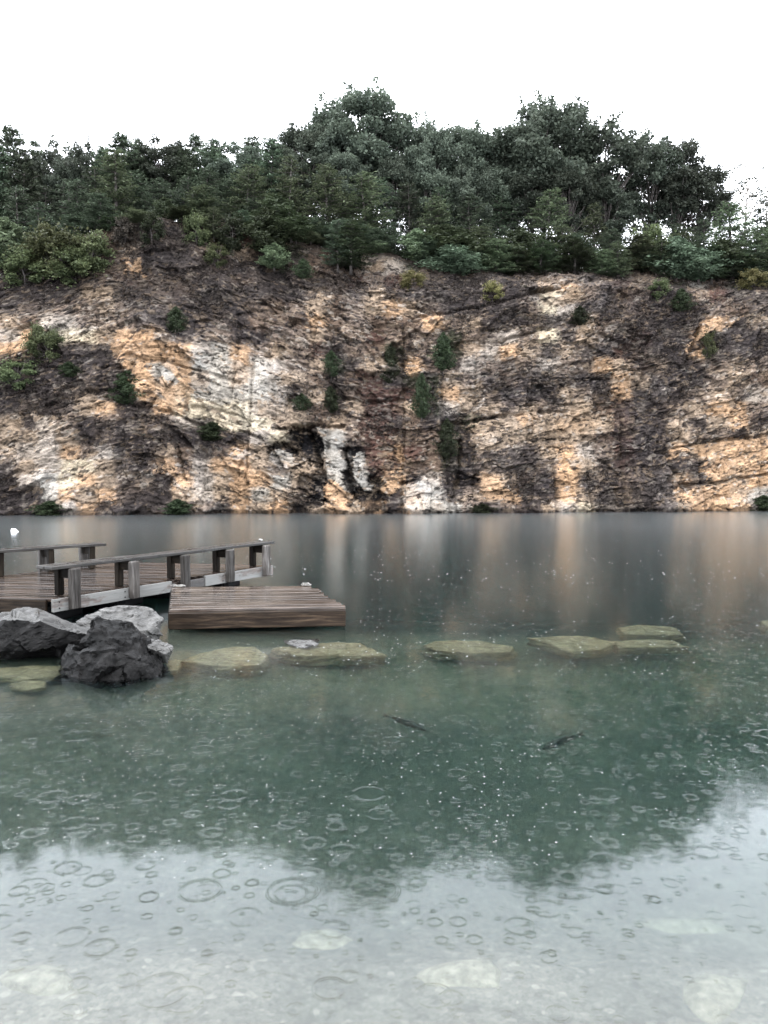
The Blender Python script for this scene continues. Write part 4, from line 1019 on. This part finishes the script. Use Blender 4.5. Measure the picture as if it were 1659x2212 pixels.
# ------------------------------------------------------------------ the dock with its two benches
def build_dock():
    zt = .30
    A = onz(110, 1294, zt); B = onz(586, 1220.5, zt)
    e = (B-A); Lb = e.length; e.normalize()
    s = Vector((-.985, .17, 0)).normalized()             # along the boards, away from the near bench
    nrm = Vector((-e.y, e.x, 0))                          # into the deck
    W = 2.75
    root = thing('dock', 'weathered wooden dock with two plank benches and a worn white edge board', 'dock', (A.x, A.y, 0))
    iv = Matrix.Translation(-Vector((A.x, A.y, 0)))
    def build(mb, name, m, parent=root):
        mb.v = [iv @ Vector(v) for v in mb.v]; return mb.build(name, MAT[m], parent)
    # boards run along s, laid one after another along e
    d = MB(); bw = .14; perp = nrm.dot(s); step = bw/abs(e.cross(s).z)
    n = int(Lb/step)
    for i in range(n):
        p = A + e*(i+.5)*step
        ov = random.uniform(-.01, .012)
        d.box(p + s*(W/2) + Vector((0, 0, -.019+random.uniform(-.003, .003))), (W+ov, bw-.012-random.uniform(0, .008), .038), s, bev=.005, wob=.0015, seg=4)
    build(d, 'deck', 'deck')
    # white edge board along the near side, brown boards at the ends
    out = -nrm
    f = MB()
    c1 = .46*Lb; c2 = .62*Lb
    f.box(A + e*(c1/2) + out*.022 + Vector((0, 0, -.082)), (c1, .04, .155), e, bev=.004, seg=6, tint=.7, wob=.0015)
    f.box(A + e*((c2+Lb)/2) + out*.022 + Vector((0, 0, -.082)), (Lb-c2, .04, .155), e, bev=.004, seg=6, tint=.75, wob=.0015)
    build(f, 'edge_board', 'paint')
    f = MB(); f.box(A + e*((c1+c2)/2) + out*.016 + Vector((0, 0, -.095)), (c2-c1-.01, .032, .125), e, bev=.004, seg=4, tint=.5)
    tag(build(f, 'edge_board', 'deck'), 'bare broken stretch of edge board where the white paint is gone')
    f = MB(); f.box(A + s*(W/2+.03) - e*.03 + Vector((0, 0, -.085)), (W, .045, .16), s, bev=.005, seg=5, tint=.3); build(f, 'end_board', 'beam')
    f = MB(); f.box(B + s*(W/2+.03) + e*.03 + Vector((0, 0, -.085)), (W, .045, .16), s, bev=.005, seg=5, tint=.3); build(f, 'end_board', 'beam')
    f = MB(); f.box(A + s*W + e*(Lb/2) + nrm*.02 + Vector((0, 0, -.085)), (Lb, .045, .16), e, bev=.005, tint=.3); build(f, 'edge_board', 'beam')
    # bolt heads on the edge board
    for t in (.02, .09, .26, .31, .49, .71, .76, .97):
        for dz in (-.045, -.12):
            q = MB(); c0 = A + e*(t*Lb) + out*.04 + Vector((0, 0, dz)); q.tube([c0, c0+out*.008], .009, 8); build(q, 'bolt', 'black')
    # floats under the deck: ribbed black blocks
    p = MB()
    for k in range(4):
        q = A + e*(Lb*(.14+.245*k)) + s*(W/2) + nrm*.0
        p.box(q + Vector((0, 0, -.27)), (W-.55, .62, .36), s, bev=.05, seg=1)
        for r in range(9):
            p.box(q + s*(-(W-.55)/2+.1+r*.25) + Vector((0, 0, -.25)), (.06, .66, .28), s, bev=.02)
    build(p, 'float', 'black')
    # benches: a plank on five (near) or three (far) frames
    def bench(start, direction, length, ts, label, inward, zt2=.69):
        pl = MB(); pw = .30
        c = start + direction*(length/2) + inward*(pw/2-.03)
        for q in range(2):
            pl.box(c + inward*((q-.5)*.155) + Vector((0, 0, zt2-zt-.02)), (length, .148, .04), direction, bev=.006, seg=6, wob=.003, tint=.35+.2*q)
        P = build(pl, 'bench', 'plank'); tag(P, label)
        for t in ts:
            b = start + direction*t
            o = MB(); h0 = -.15; h1 = zt2-zt-.042
            o.box(b - inward*.085 + Vector((0, 0, (h0+h1)/2)), (h1-h0, .085, .135), (0, 0, 1), direction, bev=.012, wob=.004, seg=3)
            build(o, 'outer_post', 'post', P)
            o = MB(); h0 = .0
            o.box(b + inward*.20 + Vector((0, 0, (h0+h1)/2)), (h1-h0, .085, .09), (0, 0, 1), direction, bev=.008, wob=.002, seg=2)
            build(o, 'inner_post', 'darkpost', P)
            o = MB(); o.box(b + inward*.06 + direction*.0 + Vector((0, 0, h1-.065)), (.20, .04, .125), inward, bev=.006)
            build(o, 'crossbar', 'darkpost', P)
    La = [t*Lb for t in (.065, .288, .512, .738, .945)]
    bench(A, e, Lb*1.015, La, 'near bench, the longer plank along the white edge board', nrm)
    C1 = onz(213, 1171.5, .69); C0 = onz(-120, 1193, .69); C1.z = C0.z = zt
    dd = (C0-C1); Lf = dd.length; dd.normalize(); inn = Vector((-dd.y, dd.x, 0))
    def tfor(px):
        return min(np.arange(0, Lf, .01), key=lambda t: abs(project(np.array([(C1+dd*t)[:]]))[0][0]-px))
    bench(C1 - inn*.0, dd, Lf, [tfor(186), tfor(98), tfor(-10)], 'far bench, the plank along the back edge of the dock', inn)
    return root
build_dock()

# ------------------------------------------------------------------ the raft
def build_raft():
    zt = .25
    fl = onz(367.5, 1316, zt); fr = onz(744, 1309.5, zt); bl = onz(372.5, 1267, zt); br = onz(668, 1264.5, zt)
    f = (fr-fl); W = f.length; f.normalize(); back = Vector((-f.y, f.x, 0))
    dep = ((bl-fl).dot(back)+(br-fr).dot(back))/2
    root = thing('raft', 'square wooden raft with grey boards and a stained front beam, right of the dock', 'raft', (fl.x, fl.y, 0))
    iv = Matrix.Translation(-Vector((fl.x, fl.y, 0)))
    def build(mb, name, m):
        mb.v = [iv @ Vector(v) for v in mb.v]; return mb.build(name, MAT[m], root)
    n = 13; d = MB()
    for i in range(n):
        t0 = (i+.5)/n
        a = fl + (bl-fl)*t0; b = fr + (br-fr)*t0
        if i == 0: b = b + f*.01
        b = b + f*(random.uniform(-.02, .03) if i not in (9, 10) else .05)
        ax = (b-a); L = ax.length
        d.box((a+b)/2 + Vector((0, 0, -.02+random.uniform(-.004, .004))), (L, dep/n-.014-random.uniform(0, .010), .04), ax, bev=.006, wob=.003, seg=5, tint=.35+.6*random.random())
    build(d, 'deck', 'raftdeck')
    g = MB(); g.box((fl+fr)/2 - back*.018 + Vector((0, 0, -.135)), (W+.03, .05, .19), f, bev=.008, seg=6, wob=.002, tint=.75); build(g, 'front_beam', 'beam')
    g = MB(); ax = br-fr; g.box((fr+br)/2 + f*(.0) + Vector((0, 0, -.135)), (ax.length-.06, .05, .19), ax, bev=.006, tint=.1); build(g, 'side_beam', 'darkpost')
    g = MB(); ax = bl-fl; g.box((fl+bl)/2 + Vector((0, 0, -.135)), (ax.length-.06, .05, .19), ax, bev=.006, tint=.1); build(g, 'side_beam', 'darkpost')
    g = MB(); g.box((bl+br)/2 - back*.03 + Vector((0, 0, -.135)), ((br-bl).length, .05, .19), br-bl, bev=.006, tint=.1); build(g, 'back_beam', 'darkpost')
    p = MB(); c = (fl+fr+bl+br)/4
    for k in (-.32, 0, .32): p.box(c + f*k*W*.9 + Vector((0, 0, -.22)), (dep-.3, .45, .26), back, bev=.05)
    build(p, 'float', 'black')
    # ropes lying on the corners
    def rope(c, label, seed, span):
        R = random.Random(seed); pts = []
        for k in range(46):
            th = k*.55; r = .035+.028*math.sin(k*.37)+.012*R.random()
            pts.append(Vector((c.x + span.x*k/46 + r*math.cos(th), c.y + span.y*k/46 + r*math.sin(th)*.8, c.z + .008 + .012*abs(math.sin(k*.45)) + .006*R.random() + span.z*max(0, k-34)/12)))
        mb = MB(); mb.tube(pts, .0065, 6)
        tag(mb.build('rope', MAT['rope'], None, True, origin=c), label, 'rope')
    rope(bl + f*.03 - back*.05, 'pale rope tangled on the back left corner of the raft', 4, f*.14 - back*.02)
    rope(br - f*.05 - back*.04, 'pale rope with a loose loop on the back right corner of the raft', 9, f*.02 + Vector((0, 0, .03)))
    # a pale leg of rope hanging at the front left corner into the water
build_raft()

# ------------------------------------------------------------------ fish, float, weed, scrap
def build_fish(head, tail, depth, label, seed, bend):
    a = under(*tail, depth); b = under(*head, depth); ax = (b-a); L = ax.length; ax.normalize()
    side = Vector((-ax.y, ax.x, 0)); up = Vector((0, 0, 1)); n = 16; m = 12
    V = []; Fc = []
    for i in range(n+1):
        t = i/n
        hh = L*(.018+.15*math.sin(PI*min(1, t**.8*.98))**.9*(.45+.55*t) + .01*(1-t)); ww = hh*.62
        if i == n: hh *= .3; ww *= .3
        off = side*bend*L*math.sin(PI*(1-t)*.9)*(1-t)
        for j in range(m):
            th = 2*PI*j/m; V.append(a + ax*(L*(.16+.84*t)) + off + side*ww*math.cos(th) + up*hh*math.sin(th))
    for i in range(n):
        for j in range(m): Fc.append((i*m+j, i*m+(j+1) % m, (i+1)*m+(j+1) % m, (i+1)*m+j))
    Fc += [tuple(reversed(range(m))), tuple(n*m+j for j in range(m))]
    c = (a+b)/2
    me = bpy.data.meshes.new('fish'); me.from_pydata([tuple(v-c) for v in V], [], Fc)
    for p in me.polygons: p.use_smooth = True
    o = link('fish', me, MAT['fish'], None, c); tag(o, label, 'fish')
    def fin(name, pts):
        th = side*.003
        P = [p-c+th for p in pts]+[p-c-th for p in pts]; k = len(pts)
        F_ = [tuple(range(k)), tuple(reversed(range(k, 2*k)))]+[(i, i+k, (i+1) % k+k, (i+1) % k) for i in range(k)]
        me = bpy.data.meshes.new(name); me.from_pydata([tuple(p) for p in P], [], F_); link(name, me, MAT['fish'], o)
    t0 = a + ax*L*.18 + side*bend*L*.3
    fin('tail_fin', [t0+up*.012*L, t0-ax*.17*L+up*.10*L, t0-ax*.12*L, t0-ax*.17*L-up*.10*L, t0-up*.012*L])
    md = a + ax*L*.62
    fin('dorsal_fin', [md+up*.10*L+ax*.12*L, md+up*.17*L, md+up*.13*L-ax*.14*L, md+up*.08*L-ax*.16*L])
    for sgn in (1, -1):
        q = a + ax*L*.78 + side*sgn*.06*L
        fin('pectoral_fin', [q, q+side*sgn*.10*L-ax*.06*L-up*.02*L, q-ax*.09*L-up*.01*L])
build_fish((922, 1578), (826, 1545), .5, 'dark fish swimming below the surface near the middle, head to the lower right', 1, .06)
build_fish((1172, 1618), (1264, 1584), .55, 'dimmer dark fish to the right, head to the lower left', 2, -.06)

def lathe(prof, n=20):
    V = []; Fc = []
    for (x, r) in prof:
        for j in range(n): th = 2*PI*j/n; V.append((x, r*math.cos(th), r*math.sin(th)))
    for i in range(len(prof)-1):
        for j in range(n): Fc.append((i*n+j, i*n+(j+1) % n, (i+1)*n+(j+1) % n, (i+1)*n+j))
    Fc += [tuple(reversed(range(n))), tuple((len(prof)-1)*n+j for j in range(n))]
    return V, Fc
def build_float():
    p = onz(31, 1149, 0)
    V, Fc = lathe([(-.13, .05), (-.125, .085), (-.10, .10), (.02, .10), (.06, .085), (.09, .05), (.105, .03), (.14, .028)])
    t = thing('jug_float', 'white plastic jug float bobbing on the lake near the left edge', 'float', (p.x, p.y, .025)); t.rotation_euler = (0, .18, .2); t.scale = (.72, .72, .72)
    me = bpy.data.meshes.new('jug'); me.from_pydata(V, [], Fc)
    for q in me.polygons: q.use_smooth = True
    link('jug', me, MAT['white'], t)
    V, Fc = lathe([(.14, .033), (.165, .033), (.168, .026)])
    me = bpy.data.meshes.new('cap'); me.from_pydata(V, [], Fc); link('cap', me, MAT['white'], t)
    mb = MB(); mb.tube([(.10, 0, .03), (.085, 0, .085), (.04, 0, .10), (.0, 0, .095)], .012, 8); mb.build('handle', MAT['white'], t, True)
build_float()
def build_weed():
    b = at(84, 1334, 8.0)
    t = thing('weed', 'small dry weed sprouting from the long dark boulder', 'plant', b)
    mb = MB(); R = random.Random(5)
    mb.tube([(0, 0, -.02), (.005, 0, .03), (0, 0, .065)], [.004, .003, .002], 5)
    tips = []
    for k in range(6):
        z = .025+.007*k; th = R.uniform(0, 6.28); e = (math.cos(th)*.03, math.sin(th)*.02, z+.025); tips.append(e); mb.tube([(0, 0, z), e], [.002, .001], 4)
    mb.build('stem', MAT['bark'], t)
    C = np.concatenate([np.array(e)+RNG.normal(size=(5, 3))*.007 for e in tips]); V, Fc = leaves(C, .016, 0, .5)
    link('leaf', npmesh('leaf', V, Fc, False, RNG.random(len(V))), MAT['brush'], t)
build_weed()
def build_scrap():
    c = onz(563, 1168.5, .69)
    R = random.Random(3); pts = []
    for k in range(14): pts.append(c + Vector((R.uniform(-.045, .045), R.uniform(-.03, .03), R.uniform(0, .035))))
    rock('paper_scrap', pts, MAT['scrap'], 'small crumpled white scrap on the far end of the near bench', 'litter', rough=.06, seed=77, facet=.06)
build_scrap()

# splashes: the crowns and bubbles rain drops leave, coloured white for the sky's glint
def build_splashes():
    n = 2300; pts = []
    R = np.random.default_rng(5)
    while len(pts) < n:
        px = R.uniform(-150, 1810); py = 1140 + 760*R.beta(1.3, 1.7)
        if vnoise(np.array([px*.006]), np.array([py*.008]), 401)[0] < R.uniform(.0, .62) : continue
        p = onz(px, py); pts.append((p.x, p.y))
    V = []; Fc = []; m = 6
    for (x, y) in pts:
        if -4.6 < x < -.3 and 8.6 < y < 14 : continue
        if x < -1.6 and 6.6 < y < 9: continue
        r = R.uniform(.0025, .0065)*(.85 if y < 7 else 1.5 if y < 13 else 2.4); h = r*R.uniform(.15, .5); k0 = len(V)
        for (rr, zz) in ((1, 0), (.8, .6), (.35, .95)):
            for j in range(m): th = 2*PI*j/m; V.append((x+r*rr*math.cos(th), y+r*rr*math.sin(th), .001+h*zz))
        for i in range(2):
            for j in range(m): Fc.append((k0+i*m+j, k0+i*m+(j+1) % m, k0+(i+1)*m+(j+1) % m, k0+(i+1)*m+j))
        Fc.append(tuple(k0+2*m+j for j in range(m)))
    me = bpy.data.meshes.new('rain_splashes'); me.from_pydata(V, [], Fc)
    for q in me.polygons: q.use_smooth = True
    tag(link('rain_splashes', me, MAT['splash']), 'white rain drop splashes scattered over the lake surface', 'splashes', kind='stuff')
build_splashes()

# ------------------------------------------------------------------ light
SUN_EL, SUN_AZ = math.radians(62), math.radians(205)        # behind the camera, through thick cloud
w = bpy.data.worlds.new('World'); sc.world = w; w.use_nodes = True
N = NT(w.node_tree); bg = w.node_tree.nodes['Background']
sky = N.n('ShaderNodeTexSky', sky_type='NISHITA'); sky.sun_disc = False; sky.sun_elevation = SUN_EL; sky.sun_rotation = SUN_AZ
hs = N.n('ShaderNodeHueSaturation'); hs.inputs['Saturation'].default_value = .3; N.l(sky.outputs[0], hs.inputs['Color'])
cl = N.mix(.88, hs.outputs[0], (9.1, 9.4, 10.0))              # cloud deck over the clear sky
N.l(cl, bg.inputs['Color']); bg.inputs['Strength'].default_value = .12
sd = bpy.data.lights.new('sun', 'SUN'); sd.energy = .6; sd.angle = math.radians(25); sd.color = (1, .97, .93)
so = bpy.data.objects.new('sun', sd); COL.objects.link(so)
dirv = Vector((math.sin(SUN_AZ)*math.cos(SUN_EL), math.cos(SUN_AZ)*math.cos(SUN_EL), math.sin(SUN_EL)))
so.rotation_euler = dirv.to_track_quat('Z', 'Y').to_euler(); so.location = dirv*80

sc.view_settings.view_transform = 'Standard'; sc.view_settings.look = 'None'
sc.view_settings.exposure = 2.5; sc.view_settings.gamma = 1.0; sc.view_settings.use_curve_mapping = False
sc.render.engine = 'CYCLES'
sc.cycles.max_bounces = 10; sc.cycles.transmission_bounces = 8; sc.cycles.transparent_max_bounces = 8; sc.cycles.volume_bounces = 2
sc.cycles.diffuse_bounces = 3; sc.cycles.glossy_bounces = 4
sc.cycles.use_denoising = True
try: sc.cycles.denoiser = 'OPENIMAGEDENOISE'
except Exception: pass
